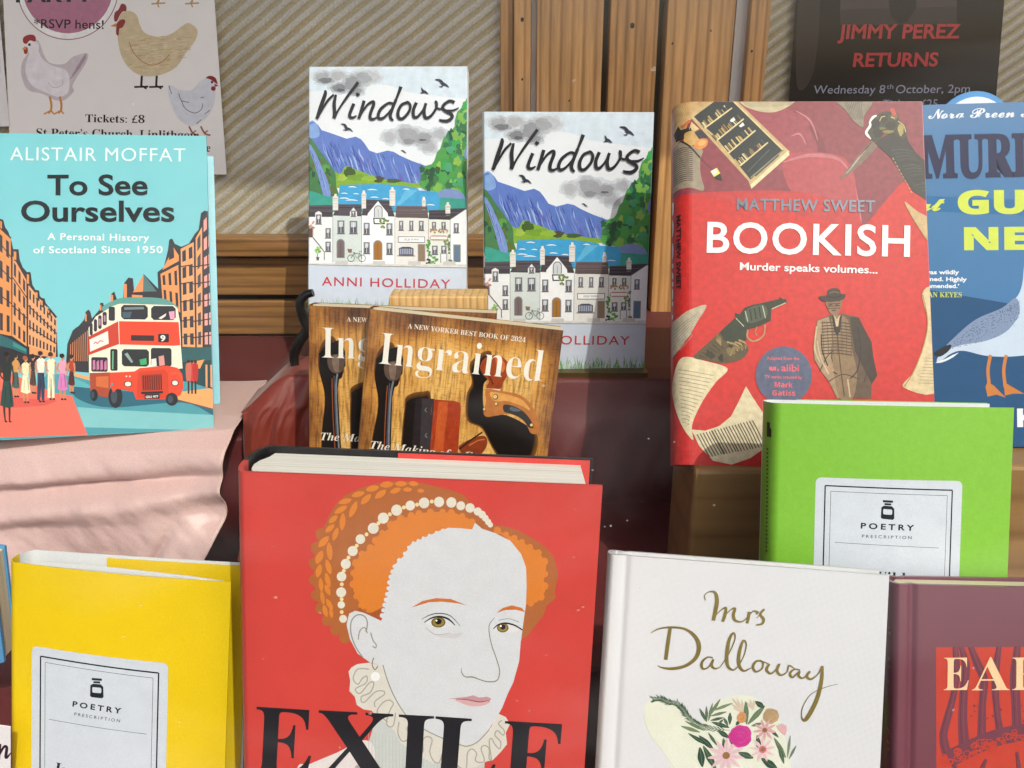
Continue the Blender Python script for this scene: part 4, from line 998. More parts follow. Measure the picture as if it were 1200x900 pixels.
def grained_art(A):
    q = fr(340, 330, 3.529); rd = random.Random(5)
    A.begin('tool_photograph', M_tex)
    soft(A, '#1c120c', '#6a4220', q((352, 330), (385, 290), (420, 300), (440, 420), (400, 470), (385, 720), (360, 1150), (270, 1150), (318, 700), (352, 520), (340, 400)), 5, 1.12)
    A.poly('#15110f', q((345, 320), (375, 292), (398, 280), (440, 268), (452, 290), (462, 320), (458, 380), (430, 410), (412, 480), (402, 690), (385, 1150), (325, 1150), (350, 700), (366, 520), (372, 420), (352, 380)))
    A.poly('#5e4a40', q((388, 335), (456, 330), (452, 380), (430, 408), (398, 405), (380, 375)), True)
    A.poly('#7f6a5c', q((402, 340), (430, 338), (425, 400), (405, 395)), True)
    A.stroke('#777d86', q((418, 412), (405, 480), (392, 690), (376, 1150)), w=2.2); A.stroke('#a4512a', q((392, 430), (384, 520), (374, 690), (360, 1150)), w=1)
    A.stroke('#4a4e56', q((402, 420), (396, 500), (384, 690)), w=1.5)
    soft(A, '#1a110c', '#7a4e22', q((480, 495), (540, 480), (570, 500), (560, 700), (540, 1000), (440, 1000), (452, 700), (468, 540)), 5, 1.12)
    A.poly('#2a2224', q((512, 490), (535, 483), (592, 488), (575, 700), (552, 1000), (470, 1000), (492, 700)))
    A.poly('#3d3638', q((540, 486), (592, 488), (574, 700), (552, 1000), (512, 1000), (528, 700)))
    A.poly('#a83c1c', q((592, 490), (680, 498), (702, 506), (706, 530), (694, 700), (668, 1000), (552, 1000), (573, 700)))
    A.poly('#c85a2a', q((610, 500), (650, 500), (630, 700), (600, 1000), (575, 1000), (590, 700)))
    for k in range(26):
        x = rd.uniform(582, 690); y = rd.uniform(505, 640); A.stroke(rd.choice(['#7a2410', '#d8703a', '#8f3216', '#e08a4a']), q((x, y), (x-6, y+rd.uniform(20, 60))), w=rd.uniform(.5, 2), taper=.7)
    for y in (535, 645): A.stroke('#8a8488', q((560, y-10), (552, y), (560, y+9)), w=.9)
    soft(A, '#160e0a', '#80521f', q((752, 360), (800, 318), (835, 320), (820, 400), (800, 440), (812, 550), (900, 560), (985, 605), (1020, 650), (1000, 740), (930, 800), (850, 700), (800, 610), (742, 575), (740, 480), (760, 430)), 6, 1.10)
    A.poly('#9c431c', q((795, 330), (820, 312), (858, 308), (890, 325), (906, 350), (905, 385), (885, 420), (872, 448), (815, 446), (822, 415), (800, 390), (786, 360)), True)
    A.poly('#d07038', q((850, 318), (880, 330), (892, 355), (880, 380), (860, 360)), True); A.stroke('#6a2810', q((812, 330), (820, 380), (842, 430)), w=2.2)
    A.poly('#e8dcc8', q((818, 446), (872, 450), (870, 456), (818, 452)))
    A.poly('#bd7332', q((812, 450), (870, 456), (940, 470), (985, 495), (1015, 535), (1036, 585), (1042, 625), (1032, 642), (1004, 636), (985, 600), (950, 568), (905, 555), (855, 562), (815, 566), (802, 545), (812, 500)), True)
    A.poly('#e0a050', q((830, 462), (900, 472), (965, 496), (1000, 540), (960, 520), (900, 500), (850, 500)), True)
    A.poly('#2c2a29', q((888, 516), (930, 522), (975, 548), (1005, 585), (1015, 615), (995, 612), (970, 580), (925, 556), (890, 545)), True)
    A.poly('#55606a', q((920, 524), (960, 540), (940, 545), (915, 538)), True)
    for x, y, r_ in ((852, 482, 3.4), (1008, 604, 2.4), (856, 512, 2.4), (806, 535, 2)): A.ell('#6a4a20', q((x, y))[0], r_); A.ell('#e9ca80', q((x-1, y-1))[0], r_*.7)
    A.poly('#8a3a1a', q((695, 700), (730, 670), (790, 648), (815, 655), (818, 690), (790, 730), (740, 740)), True)
    A.stroke('#2a1a14', q((700, 705), (750, 665), (798, 632)), w=2); A.stroke('#d07a40', q((740, 690), (780, 668), (808, 664)), w=1.2)
    A.begin('title_lettering', M_ink)
    A.text('Ingrained', *q((357, 336), (1043, 419)), 36, '#f4efe2', 'serif', off=-.0115)
    A.begin('small_lettering', M_ink)
    A.text('A NEW YORKER BEST BOOK OF 2024', *q((482, 193), (973, 257)), 5.4, '#f0e8d8', 'serif', off=-.004)
    A.text('The Making of a Craftsman', *q((312, 699), (960, 778)), 9.5, '#f0e8d8', 'italic', off=-.004)
    A.flush()
for key, lab in (('ingb', 'rear copy of the wood-grain craft paperback, half hidden and tilted less'), ('ingf', 'front copy of the wood-grain craft paperback with hand tools, leaning to the right')):
    root, fc, bc, A = book(key, 'paperback_book', lab, 'book', M_grain, M_grain, M_grain, M_cream, r=.0015, t=.0004, inset=.0003, group='copies of the wood-grain craft paperback')
    A.mp = homography(POSE['ingf'][5], [(0, .198), (.129, .198), (.129, 0), (0, 0)])
    grained_art(A)
# ================================================================== book 6: the red mystery hardback
M_red2 = cover('red_glossy_jacket', '#cc2e2a', .35, .08); 
root, fc, bc, A = book('bookish', 'hardback_book', 'glossy red mystery hardback with a revolver, a knife and a man in a hat', 'book', M_red2, M_red2, M_red2, M_cream, r=.011, t=.002, inset=.003, page_fore=.004)
b0 = fr(780, 100, 1.957); b1 = fr(780, 100, 5.625); b2_ = fr(960, 100, 6.0); b3 = fr(780, 330, 3.636); rd = random.Random(9)
A.begin('collage_illustration', M_tex)
# mauve upper part of the cover, with the leather armchair
A.poly('#8a3a46', b0((-20, 0), (620, 0), (620, 170), (620, 330), (440, 330), (300, 300), (60, 265), (-20, 262)))
A.poly('#9a4450', b0((190, 30), (290, 60), (330, 90), (352, 150), (358, 190), (270, 200), (180, 150)), True)
A.poly('#7c3440', b0((330, 95), (360, 120), (372, 165), (356, 190), (350, 140)), True)
A.poly('#b04850', b0((270, 170), (330, 158), (400, 165), (428, 190), (440, 230), (448, 330), (430, 330), (300, 260)), True)
for p in ([(272, 180, 3), (330, 165, 9), (395, 172, 8), (425, 200, 3)], [(300, 60, 2), (335, 85, 5), (352, 130, 2)], [(290, 120, 2), (310, 115, 5), (325, 140, 2)], [(440, 240, 1), (450, 300, 4), (455, 360, 1)], [(505, 470, 1), (520, 530, 6), (535, 570, 1)]): A.stroke('#c07078', b0(*[(a, b, c*.45) for a, b, c in p]))
A.poly('#c82c28', b0((-20, 255), (60, 250), (150, 262), (300, 250), (430, 290), (460, 330), (540, 235), (620, 190), (620, 900), (-20, 900)))
A.poly('#bf3436', b0((60, 250), (300, 248), (430, 288), (440, 330), (300, 300), (100, 262)), True)
# pages top left and top
A.poly('#c8a470', b1((-30, 60), (60, 90), (110, 60), (345, 60), (200, 180), (140, 240), (100, 330), (40, 400), (-30, 440)), True)
for k in range(16): A.stroke('#a8834e', b1((40+k*16, 250-k*10), (60+k*16, 190-k*8), (90+k*17, 100)), w=.5)
A.poly('#9a8c78', b1((-30, 460), (40, 390), (110, 365), (180, 410), (235, 430), (218, 500), (222, 600), (245, 700), (160, 684), (70, 684), (-30, 700)), True)
for k in range(17): A.stroke('#4f4440', b1((30, 420+k*14.5), (100, 408+k*14), (168, 425+k*13)), w=.9)
A.poly('#c4b694', b1((470, 60), (890, 70), (850, 120), (790, 158), (720, 182), (640, 180), (560, 158), (500, 125)), True)
for k in range(22): A.stroke('#7c7460', b1((500+k*15, 95), (530+k*15, 152-abs(k-8)*1.5)), w=.6, smooth=False)
# bookcase
A.poly('#c6ac78', b1((145, 205), (175, 180), (330, 72), (435, 74), (825, 450), (565, 692), (545, 640)))
A.poly('#1d272c', b1((172, 205), (340, 84), (412, 84), (775, 435), (560, 632), (520, 590)))
SH = [((245, 285), (432, 150)), ((330, 368), (512, 225)), ((408, 455), (592, 303)), ((488, 540), (676, 385))]
A.stroke('#c6ac78', b1((160, 205, 1.2), (300, 330, 2.4), (555, 640, 2.8)), smooth=False)
A.stroke('#ddc894', b1((420, 84), (780, 438)), w=1.8, smooth=False)
for (a, b) in SH + [((565, 640), (770, 455))]:
    for k in range(15 if a[0] < 500 else 0):
        t = k/15*rd.uniform(.9, 1.0); x = a[0]+(b[0]-a[0])*t; y = a[1]+(b[1]-a[1])*t; h = rd.uniform(34, 62)
        A.stroke(rd.choice(['#8f7a48', '#b79a5c', '#6a5430', '#3e4a4c', '#cbb57c', '#9a6a38', '#2e3436', '#d8cba0']), b1((x, y), (x-h*.62, y-h*.74)), w=rd.uniform(.9, 2.2), smooth=False)
    if a[0] < 560: A.stroke('#e0cd98', b1(a, b), w=1.7, smooth=False)
for x, y in ((438, 232), (500, 268)): A.poly('#e8ece8', b1((x-22, y+5), (x+5, y-20), (x+18, y), (x-8, y+14)))
for k in range(5): A.stroke('#5a6460', b1((540+k*12, 580-k*12), (600+k*22, 520-k*22)), w=.8, smooth=False)
A.stroke('#8a8468', b1((560, 620), (780, 436)), w=1.6, smooth=False); A.stroke('#4a5050', b1((590, 610), (750, 470)), w=2, smooth=False)
A.poly('#e8d8ac', b1((558, 668), (812, 440), (822, 470), (566, 694)))
# lamp and odds
A.poly('#c9a262', b1((108, 322), (160, 300), (200, 330), (205, 385), (150, 398), (110, 370)), True); A.poly('#d8bc80', b1((155, 240), (210, 290), (180, 305), (140, 290)))
A.poly('#c4683a', b1((85, 265), (140, 225), (152, 240), (100, 280)))
A.poly('#2f2b29', b1((48, 295), (72, 252), (88, 285), (150, 280), (160, 300), (110, 312), (108, 352), (62, 356)))
A.poly('#2c2c38', b1((175, 312), (225, 296), (270, 345), (215, 368)))
A.ell('#db8c42', b1((222, 390))[0], 9, 6, -25); A.ell('#eab068', b1((228, 384))[0], 5, 3, -25)
A.stroke('#2a2522', b1((90, 362), (150, 410), (216, 482)), w=1.9); A.stroke('#6a5248', b1((216, 482), (300, 562)), w=.8)
A.poly('#e9e06a', b1((286, 575), (330, 552), (356, 590), (318, 622))); A.poly('#f4f2e4', b1((292, 574), (322, 558), (335, 580), (305, 604))); A.poly('#26221f', b1((310, 614), (355, 588), (368, 640), (325, 628)))
# fist, knife, sleeve
A.poly('#897f6e', b2_((130, 100), (200, 190), (250, 260), (320, 310), (330, 230), (385, 110)), True)
for k in range(9): A.stroke('#665c52', b2_((195+k*14, 120), (240+k*10, 255)), w=.7, smooth=False)
A.poly('#2b2c2a', b2_((405, 425), (450, 390), (560, 330), (620, 350), (650, 430), (700, 500), (752, 545), (790, 600), (800, 860), (740, 810), (670, 765), (590, 630), (520, 530)))
for k in range(14): A.stroke(rd.choice(['#3c3d39', '#1d1e1c', '#45453f']), b2_((520+k*16, 480+k*22), (600+k*14, 470+k*22), (680+k*9, 490+k*20)), w=1.1)
A.poly('#3c392c', b2_((345, 370), (350, 310), (375, 270), (400, 235), (440, 215), (480, 200), (520, 205), (560, 215), (580, 260), (625, 310), (632, 360), (600, 400), (520, 345), (470, 360), (430, 410), (385, 405)), True)
for x, y, a, b, c in ((410, 290, 34, 40, '#22231e'), (470, 250, 30, 34, '#2c2b22'), (520, 300, 36, 30, '#1f201c'), (430, 350, 36, 34, '#26261f'), (590, 330, 22, 44, '#a5945a'), (545, 240, 24, 20, '#77692f'), (460, 320, 22, 10, '#6a6238'), (500, 345, 40, 12, '#8a7c48')): A.blob(c, b2_((x, y))[0], a/6, b/6, .2, 18, rd)
A.poly('#c04a44', b2_((510, 185), (540, 175), (560, 220), (535, 232)))
for p in ([(440, 270), (455, 240), (480, 235)], [(570, 270), (610, 300), (625, 350)], [(520, 240), (548, 250)]): A.stroke('#c2b276', b2_(*p), w=1.1)
A.stroke('#ecebe6', b2_((378, 396, 1), (356, 370, 3), (345, 345, 3), (372, 300, 3), (372, 272, 2.4), (395, 240, 3), (420, 228, 1.6)), w=None)
A.poly('#786458', b2_((385, 405), (425, 445), (380, 500), (310, 570), (230, 640), (148, 686), (200, 620), (270, 530), (340, 450)))
for k in range(7): A.stroke(rd.choice(['#45352e', '#b09c8a']), b2_((200+k*20, 640-k*26), (260+k*20, 575-k*26)), w=.9, smooth=False)
for k in range(10): A.stroke('#b8a87a', b2_((530+k*14, 530+k*26), (540+k*14, 545+k*26)), w=1, smooth=False)
A.poly('#c6a878', b0((552, 275), (580, 295), (612, 318), (612, 368), (585, 335)), True)
# lower pages
A.poly('#b4a890', b3((10, 205), (60, 155), (100, 130), (172, 110), (130, 185), (85, 260), (30, 330), (10, 350)), True)
for k in range(8): A.stroke('#8a8276', b3((40+k*3, 215+k*12), (80+k*4, 180+k*9), (130-k*4, 150+k*12)), w=.7)
A.poly('#d9cba6', b3((65, 335), (100, 330), (160, 345), (265, 378), (215, 435), (165, 505), (130, 570), (112, 625), (118, 680), (78, 630), (48, 550), (36, 460), (45, 380)), True)
for k in range(15): A.stroke('#8f8672', b3((56+k*1.2, 380+k*16), (90+k*.8, 388+k*16), (205-k*8.5, 408+k*15)), w=.7)
A.poly('#d9cca8', b3((110, 635), (170, 640), (230, 620), (280, 580), (310, 525), (345, 452), (375, 500), (420, 565), (440, 700), (365, 752), (285, 780), (205, 765), (145, 705)))
for gx, n_ in ((0, 6), (1, 5), (2, 5), (3, 5)):
    for k in range(n_):
        x = 135 + gx*62 + k*13; y = 655 - gx*16 - k*3
        A.stroke('#5f584c', b3((x, y), (x+25, y+45), (x+55, y+95+gx*4)), w=1.4, sub=3)
A.poly('#d6c298', b3((1098, 62), (1150, 66), (1170, 452), (1015, 452), (1062, 385), (1100, 280), (1120, 180)), True)
for k in range(9): A.stroke('#8a8070', b3((1110-k*4, 330+k*13), (1150, 332+k*13)), w=.5, smooth=False)
A.stroke('#a8824c', b3((1100, 66), (1120, 180), (1100, 285), (1060, 385), (1020, 448)), w=1.2)
# revolver
A.poly('#5a4c34', b3((118, 330), (180, 270), (230, 225), (262, 200), (300, 240), (350, 280), (352, 310), (322, 340), (252, 356), (180, 345)), True)
for k in range(14): A.blob(rd.choice(['#3a3424', '#7a6844', '#8f7a4c', '#2c2a1e']), b3((rd.uniform(180, 330), rd.uniform(250, 335)))[0], 3, 4.5, .25, 12, rd)
A.poly('#2f3628', b3((230, 225), (262, 196), (300, 160), (295, 142), (318, 148), (335, 122), (372, 108), (415, 100), (486, 84), (492, 74), (502, 84), (518, 84), (520, 100), (480, 118), (452, 130), (452, 175), (400, 200), (352, 212), (345, 260), (300, 270), (250, 260)))
A.poly('#485240', b3((345, 130), (420, 108), (432, 160), (352, 186)), True)
for p in ([(340, 135), (352, 180)], [(415, 112), (428, 165)], [(455, 126), (515, 100)], [(300, 165), (335, 200)]): A.stroke('#c4c8a8', b3(*p), w=.9, smooth=False)
for k in range(3): A.stroke('#20261c', b3((360+k*20, 128-k*5), (368+k*20, 175-k*6)), w=1.6)
A.stroke('#b08a60', b3((352, 215), (350, 245), (372, 262), (400, 255), (422, 232), (426, 192)), w=1.9); A.stroke('#a87a50', b3((392, 200), (384, 222), (390, 238)), w=1.4)
# man in a hat
A.poly('#5f4b3a', b3((650, 172), (705, 152), (760, 146), (828, 160), (850, 205), (882, 265), (890, 330), (906, 405), (882, 440), (880, 500), (735, 500), (700, 430), (668, 390), (640, 345), (632, 290)))
A.poly('#a2886a', b3((652, 175), (700, 158), (715, 230), (708, 330), (740, 420), (745, 500), (735, 500), (700, 430), (668, 388), (640, 340), (634, 290)))
A.poly('#8a7052', b3((715, 160), (780, 170), (800, 300), (820, 400), (800, 500), (745, 500), (720, 380), (712, 260)), True)
A.poly('#3a2d24', b3((790, 160), (828, 162), (850, 205), (882, 265), (890, 330), (906, 405), (882, 440), (840, 360), (810, 300)))
for k in range(11): A.stroke('#4a3628', b3((668, 185+k*13), (735, 182+k*13), (800, 190+k*13)), w=1.3)
for p in ([(735, 200), (745, 330), (765, 490)], [(700, 430), (760, 400), (830, 420)], [(660, 390), (690, 330), (720, 300)], [(850, 430), (870, 360)]): A.stroke('#3f3024', b3(*p), w=1.1)
for p in ([(650, 260), (665, 330), (700, 400)], [(780, 420), (790, 495)]): A.stroke('#c8b08c', b3(*p), w=1.6)
A.poly('#8d6a50', b3((690, 88), (752, 82), (752, 120), (735, 150), (712, 150), (695, 125)), True)
for k in range(4): A.stroke('#4a3328', b3((695, 95+k*10), (750, 92+k*10)), w=1, smooth=False)
A.poly('#382e28', b3((657, 74), (690, 68), (696, 48), (715, 38), (745, 42), (752, 62), (772, 64), (764, 84), (720, 96), (672, 92)), True)
for k in range(7): A.stroke('#5a4432', b3((672+k*20, 178), (676+k*20, 250), (680+k*19, 322)), w=.7)
A.poly('#2f241e', b3((712, 150), (735, 175), (757, 148), (750, 215), (735, 240), (722, 215)))
A.poly('#c9b28c', b3((722, 152), (735, 170), (747, 152), (740, 200), (731, 200)))
A.stroke('#c8b08a', b3((648, 200), (640, 290), (662, 350)), w=1.8); A.stroke('#2b211b', b3((668, 232), (672, 300), (700, 372), (735, 400)), w=1.4); A.stroke('#2b211b', b3((822, 200), (835, 290), (822, 380), (790, 418)), w=1.4)
A.poly('#b08a68', b3((690, 370), (712, 362), (722, 385), (704, 396)), True)
for p in ([(700, 110), (715, 108)], [(728, 108), (742, 110)], [(712, 132), (730, 133)]): A.stroke('#2a1e18', b3(*p), w=1)
A.stroke('#6e5a48', b3((700, 60), (722, 54), (745, 58)), w=1.2); A.stroke('#1f1814', b3((690, 72), (722, 78), (756, 70)), w=1.6)
for x_, y_ in ((262, 296), (278, 300), (296, 296), (312, 288)): A.stroke('#a58a58', b3((x_, y_-30), (x_+26, y_-18), (x_+34, y_+6)), w=2.2); A.stroke('#2c281c', b3((x_+6, y_-24), (x_+30, y_-10), (x_+36, y_+10)), w=.8)
for k in range(6): A.stroke('#3d3424', b3((140+k*14, 322-k*12), (172+k*15, 336-k*8)), w=1)
# badge
A.ell('#a04a5a', b3((507, 405))[0], 33.6, 33.6, 0, 48); A.ell('#565e78', b3((507, 405))[0], 33, 33, 0, 48)
for s_, a, b, cp, of, st in (('Adapted from the', (434, 340), (574, 341), 3.6, .01, 'sans'), ('u', (444, 386), (474, 386), 5.6, .06, 'grot'), ('&', (478, 388), (488, 388), 3, .0, 'sans'), ('alibi', (496, 388), (572, 389), 8, .01, 'sans'), ('TV series created by', (425, 418), (586, 420), 3.6, .01, 'sans'), ('Mark', (468, 455), (545, 457), 6, .0, 'grot'), ('Gatiss', (458, 490), (556, 491), 6, .0, 'grot')):
    A.text(s_, *b3(a, b), cp, '#e4606a', st, off=of)
A.begin('author_lettering', M_emb)
A.text('MATTHEW SWEET', *b0((162, 291), (484, 298)), 14, '#555a66', off=.02, track=1.08)
A.text('MATTHEW SWEET', *b0((24, 298), (25, 470)), 4.6, '#241a1e', off=.03)
A.begin('title_lettering', M_ink)
A.text('BOOKISH', *b0((92, 389), (563, 400)), 36.5, '#f2f0f0', off=.016, track=1.1)
A.text('Murder speaks volumes...', *b0((170, 429), (489, 438)), 9, '#f2f0f0', off=.018)
A.text('BOOKISH', *b0((9, 262), (10, 535)), 5, '#e8e4e4', off=.03)
A.flush()

# ================================================================== book 7: the blue hardback with the gull
M_blue = cover('blue_jacket', '#246ea6', .45, .05)
root, fc, bc, A = book('murder', 'hardback_book', 'blue hardback with a large white seagull, partly behind the red mystery hardback', 'book', M_blue, M_blue, M_blue, M_pages, r=.006, t=.002, inset=.003, page_fore=.004)
r0 = fr(1000, 0, 1.667)
A.begin('seagull_illustration', M_gloss)
A.poly('#1b4f7c', r0((120, 560), (600, 640), (600, 900), (120, 900)))
A.poly('#2a6ea4', r0((120, 380), (600, 400), (600, 430), (120, 410)))
A.poly('#c2d4e8', r0((162, 703), (172, 686), (200, 655), (240, 622), (290, 600), (318, 580), (330, 555), (336, 510), (352, 470), (390, 440), (430, 460), (430, 560), (420, 640), (385, 682), (320, 694), (262, 694), (215, 684), (190, 690), (168, 706)), True)
A.poly('#7f93b4', r0((178, 680), (200, 655), (240, 622), (290, 600), (318, 580), (325, 610), (300, 645), (260, 664), (215, 672)), True)
rd = random.Random(4); A.up(); A.hold = True
for k in range(420):
    t = rd.random(); x = 185+140*t; y = np.interp(x, [185, 240, 300, 325], [676, 628, 598, 586]) + abs(rd.gauss(0, 22))
    if y < np.interp(x, [185, 240, 300, 330], [682, 672, 650, 620]): A.ell('#3f5478' if rd.random() < .5 else '#5d7298', r0((x, y))[0], .55, .5, 0, 6)
A.hold = False
A.poly('#23262e', r0((156, 690), (172, 678), (190, 672), (186, 684), (168, 696)), True)
A.stroke('#dfe9f4', r0((160, 708), (180, 702), (205, 688)), w=2.6, taper=.5)
for x, s_ in ((268, 0), (299, 0)):
    A.stroke('#c57d3c', r0((x, 692), (x-5, 722), (x-2, 756)), w=4)
A.poly('#c57d3c', r0((262, 745), (274, 752), (298, 776), (280, 770), (262, 774), (258, 755))); A.poly('#c57d3c', r0((294, 745), (306, 752), (334, 768), (312, 768), (296, 772)))
A.begin('title_lettering', M_gloss)
A.text('Nora Breen Investigates', *r0((148, 232), (510, 226)), 11.5, '#e6eef6', 'script', off=.012)
A.text('MURDER', *r0((133, 349), (474, 343)), 52, '#2f6698', 'serif', off=.035)
A.text('MURDER', *r0((134, 348), (472, 341)), 50.5, '#272c50', 'serif', off=.028, join=True)
A.text('at', *r0((124, 411), (180, 411)), 15.5, '#cfe05a', 'script', off=.03)
A.text('GULLS', *r0((205, 417), (500, 414)), 28, '#cfe05a', 'grot', off=.03)
A.text('NEST', *r0((217, 487), (455, 485)), 27, '#cfe05a', 'grot', off=.03)
A.text('JESS KIDD', *r0((170, 836), (470, 832)), 22, '#e6ecf2', 'grot', off=.02)
A.begin('quote_lettering', M_gloss)
A.text('‘I was wildly', *r0((126, 534), (207, 534)), 5, '#e6eef6', off=.03)
A.text('entertained. Highly', *r0((98, 547), (222, 548)), 5, '#e6eef6', off=.03)
A.text('recommended.’', *r0((112, 561), (207, 561)), 5, '#e6eef6', off=.03)
A.text('MARIAN KEYES', *r0((110, 579), (212, 579)), 6, '#c8d850', 'serif')
A.flush()

# ================================================================== book 8: the big red biography
M_ex = cover('coral_red_jacket', '#d2463e', .5, .03, .06); M_exb = cover('black_jacket', '#1d1b1e', .4, .1)
root, fc, bc, A = book('exile', 'hardback_book', 'large coral red hardback with a pale red-haired woman in a ruff and pearls', 'book', M_ex, M_exb, M_exb, M_pages, r=.006, t=.0022, inset=.003, page_fore=.006)
T = POSE['exile'][4]
o = link('jacket_flap', boxmesh(.066, .157, T-.0030, T-.0024, .0005, .2403-.0008), M_ex, root)
e0 = fr(270, 500, 2.249); e1 = fr(370, 555, 4.0); e2 = fr(370, 700, 3.75)
A.begin('portrait_illustration', M_ink)
hair = e1((190, 765), (150, 725), (108, 690), (72, 640), (48, 580), (34, 520), (30, 440), (34, 370), (50, 300), (78, 245), (100, 195), (135, 140), (180, 100), (240, 72), (300, 55), (380, 42), (460, 40), (530, 52), (600, 68), (660, 84), (715, 105), (745, 135), (765, 160), (800, 190), (840, 240), (900, 245), (960, 262), (1010, 290), (1050, 312), (1095, 345), (1125, 378), (1140, 420), (1150, 470), (1135, 540), (1140, 570), (1100, 605), (1085, 650), (1045, 700), (1010, 745), (985, 755), (950, 700), (600, 400), (300, 640))
A.poly('#b2683a', hair)
A.up(); A.hold = True
for i in range(40, 52):
    a, b = hair[i % len(hair)], hair[(i+1) % len(hair)]
    if a[0] > 590 or 1: A.ell('#b2683a', ((a[0]+b[0])/2, (a[1]+b[1])/2), 6.5, 6.5)
A.hold = False
lf = '#dd8438'
for x, y, a, b, g in ((175, 128, 30, 12, -15), (235, 97, 30, 12, -15), (300, 72, 30, 13, -12), (365, 55, 30, 14, -5), (430, 52, 28, 12, 0), (487, 52, 22, 11, 5), (155, 165, 32, 13, -30), (120, 208, 25, 12, -40), (105, 248, 26, 12, -40), (75, 308, 32, 15, -45), (55, 378, 32, 16, -65), (52, 440, 30, 14, -75), (62, 500, 30, 11, 85), (68, 560, 30, 10, 80), (80, 620, 28, 11, 75), (270, 120, 30, 14, -45), (337, 98, 30, 14, -35), (405, 82, 25, 12, -20), (460, 78, 20, 10, 0), (520, 84, 16, 9, 5), (212, 165, 38, 14, -65), (163, 220, 38, 14, -85), (130, 275, 30, 12, -70), (103, 350, 40, 14, 85), (97, 420, 34, 13, 75), (93, 480, 34, 12, 75), (92, 525, 26, 11, 65), (100, 590, 28, 11, 60), (108, 630, 22, 9, 80)):
    c = e1((x, y))[0]; ca, sa = math.cos(R(g)), math.sin(R(g)); a /= 4; b /= 4
    A.poly(lf, [(c[0]+u*a*ca-v*b*sa, c[1]+u*a*sa+v*b*ca) for u, v in ((-1, 0), (-.5, -.8), (.2, -.95), (.8, -.5), (1.05, 0), (.7, .7), (0, 1), (-.6, .7))], True)
org = '#dd8236'
front = e1((210, 470), (215, 430), (235, 380), (270, 350), (310, 325), (320, 285), (370, 255), (400, 215), (460, 200), (530, 182), (600, 178), (680, 185), (740, 210), (768, 240), (755, 262), (650, 262), (610, 270), (550, 290), (520, 320), (475, 330), (440, 385), (410, 420), (385, 480), (372, 535), (358, 600), (310, 622), (268, 615), (235, 580), (212, 530))
A.poly(org, front)
right = e1((850, 255), (930, 290), (1000, 325), (1040, 350), (1075, 380), (1095, 430), (1085, 490), (1092, 540), (1055, 588), (1000, 600), (1000, 430), (975, 370), (915, 300))
A.poly(org, right)
A.up(); A.hold = True
def scal(P_, r_, col, step):
    for i in range(len(P_)-1):
        a, b = P_[i], P_[i+1]; L = math.hypot(b[0]-a[0], b[1]-a[1]); n_ = max(1, int(L/step))
        for k in range(n_):
            t = (k+.5)/n_; A.ell(col, (a[0]+(b[0]-a[0])*t, a[1]+(b[1]-a[1])*t), r_*rr.uniform(.8, 1.2), None, 0, 12)
scal(front[:14], 4.2, org, 9); scal(front[23:]+front[:1], 4.0, org, 8); scal(right[:10], 4.0, org, 8)
A.hold = False
A.poly('#a85a30', e1((240, 605), (262, 625), (300, 628), (350, 605), (355, 625), (345, 640), (325, 662), (285, 655), (262, 650), (236, 635)), True)
FACE = '#d6d9de'
# neck, dress and ruff
A.poly('#c8cdca', e2((285, 530), (330, 500), (600, 600), (770, 700), (775, 1150), (100, 1150), (220, 760), (250, 650)))
A.poly('#e4dcda', e2((-60, 740), (0, 705), (120, 655), (250, 600), (290, 700), (240, 1100), (-100, 1100)), True)
A.up(); A.hold = True
for k in range(34): A.stroke('#b4bab8', e2((262+k*15, 560+k*3), (258+k*15.5, 900)), w=.5, smooth=False)
A.hold = False
A.poly('#a9a8a2', e2((200, 720), (240, 700), (300, 715), (335, 735), (300, 760), (240, 755)), True)
A.poly('#dbd7ce', e2((175, 300), (188, 282), (212, 268), (262, 262), (330, 275), (345, 340), (385, 420), (440, 500), (520, 560), (620, 600), (700, 618), (760, 590), (800, 540), (825, 485), (860, 500), (880, 530), (862, 570), (868, 620), (840, 655), (806, 690), (780, 695), (735, 720), (700, 728), (640, 715), (590, 700), (540, 700), (500, 680), (440, 640), (400, 610), (375, 560), (330, 520), (290, 490), (275, 470), (240, 465), (210, 445), (202, 410), (178, 385), (182, 340)))
sq = '#aaa79c'
for p in ([(265, 290), (215, 290), (195, 330), (215, 355), (235, 330), (255, 320), (250, 350), (205, 375), (225, 395), (265, 350), (285, 350), (270, 390), (230, 410), (240, 435), (290, 390), (325, 385), (330, 400), (290, 430), (290, 455)],
          [(345, 520), (300, 480), (320, 440), (350, 425), (370, 440), (355, 470), (340, 520), (350, 540), (370, 535), (380, 480)],
          [(395, 520), (390, 570), (410, 605), (440, 590), (430, 550), (440, 540), (470, 560), (470, 640), (480, 665), (500, 650), (500, 600), (520, 585), (540, 600), (530, 650), (545, 690), (570, 700), (585, 660)],
          [(600, 620), (630, 640), (640, 690), (660, 720), (690, 725), (695, 660), (715, 640), (735, 660), (730, 690), (750, 700), (770, 690), (755, 640), (770, 625), (790, 640), (790, 680), (800, 685), (790, 610), (800, 595), (815, 620), (835, 640), (840, 610), (815, 580), (825, 560), (850, 580), (855, 560), (830, 530), (845, 515)]):
    A.stroke(sq, e2(*p), w=1.5)
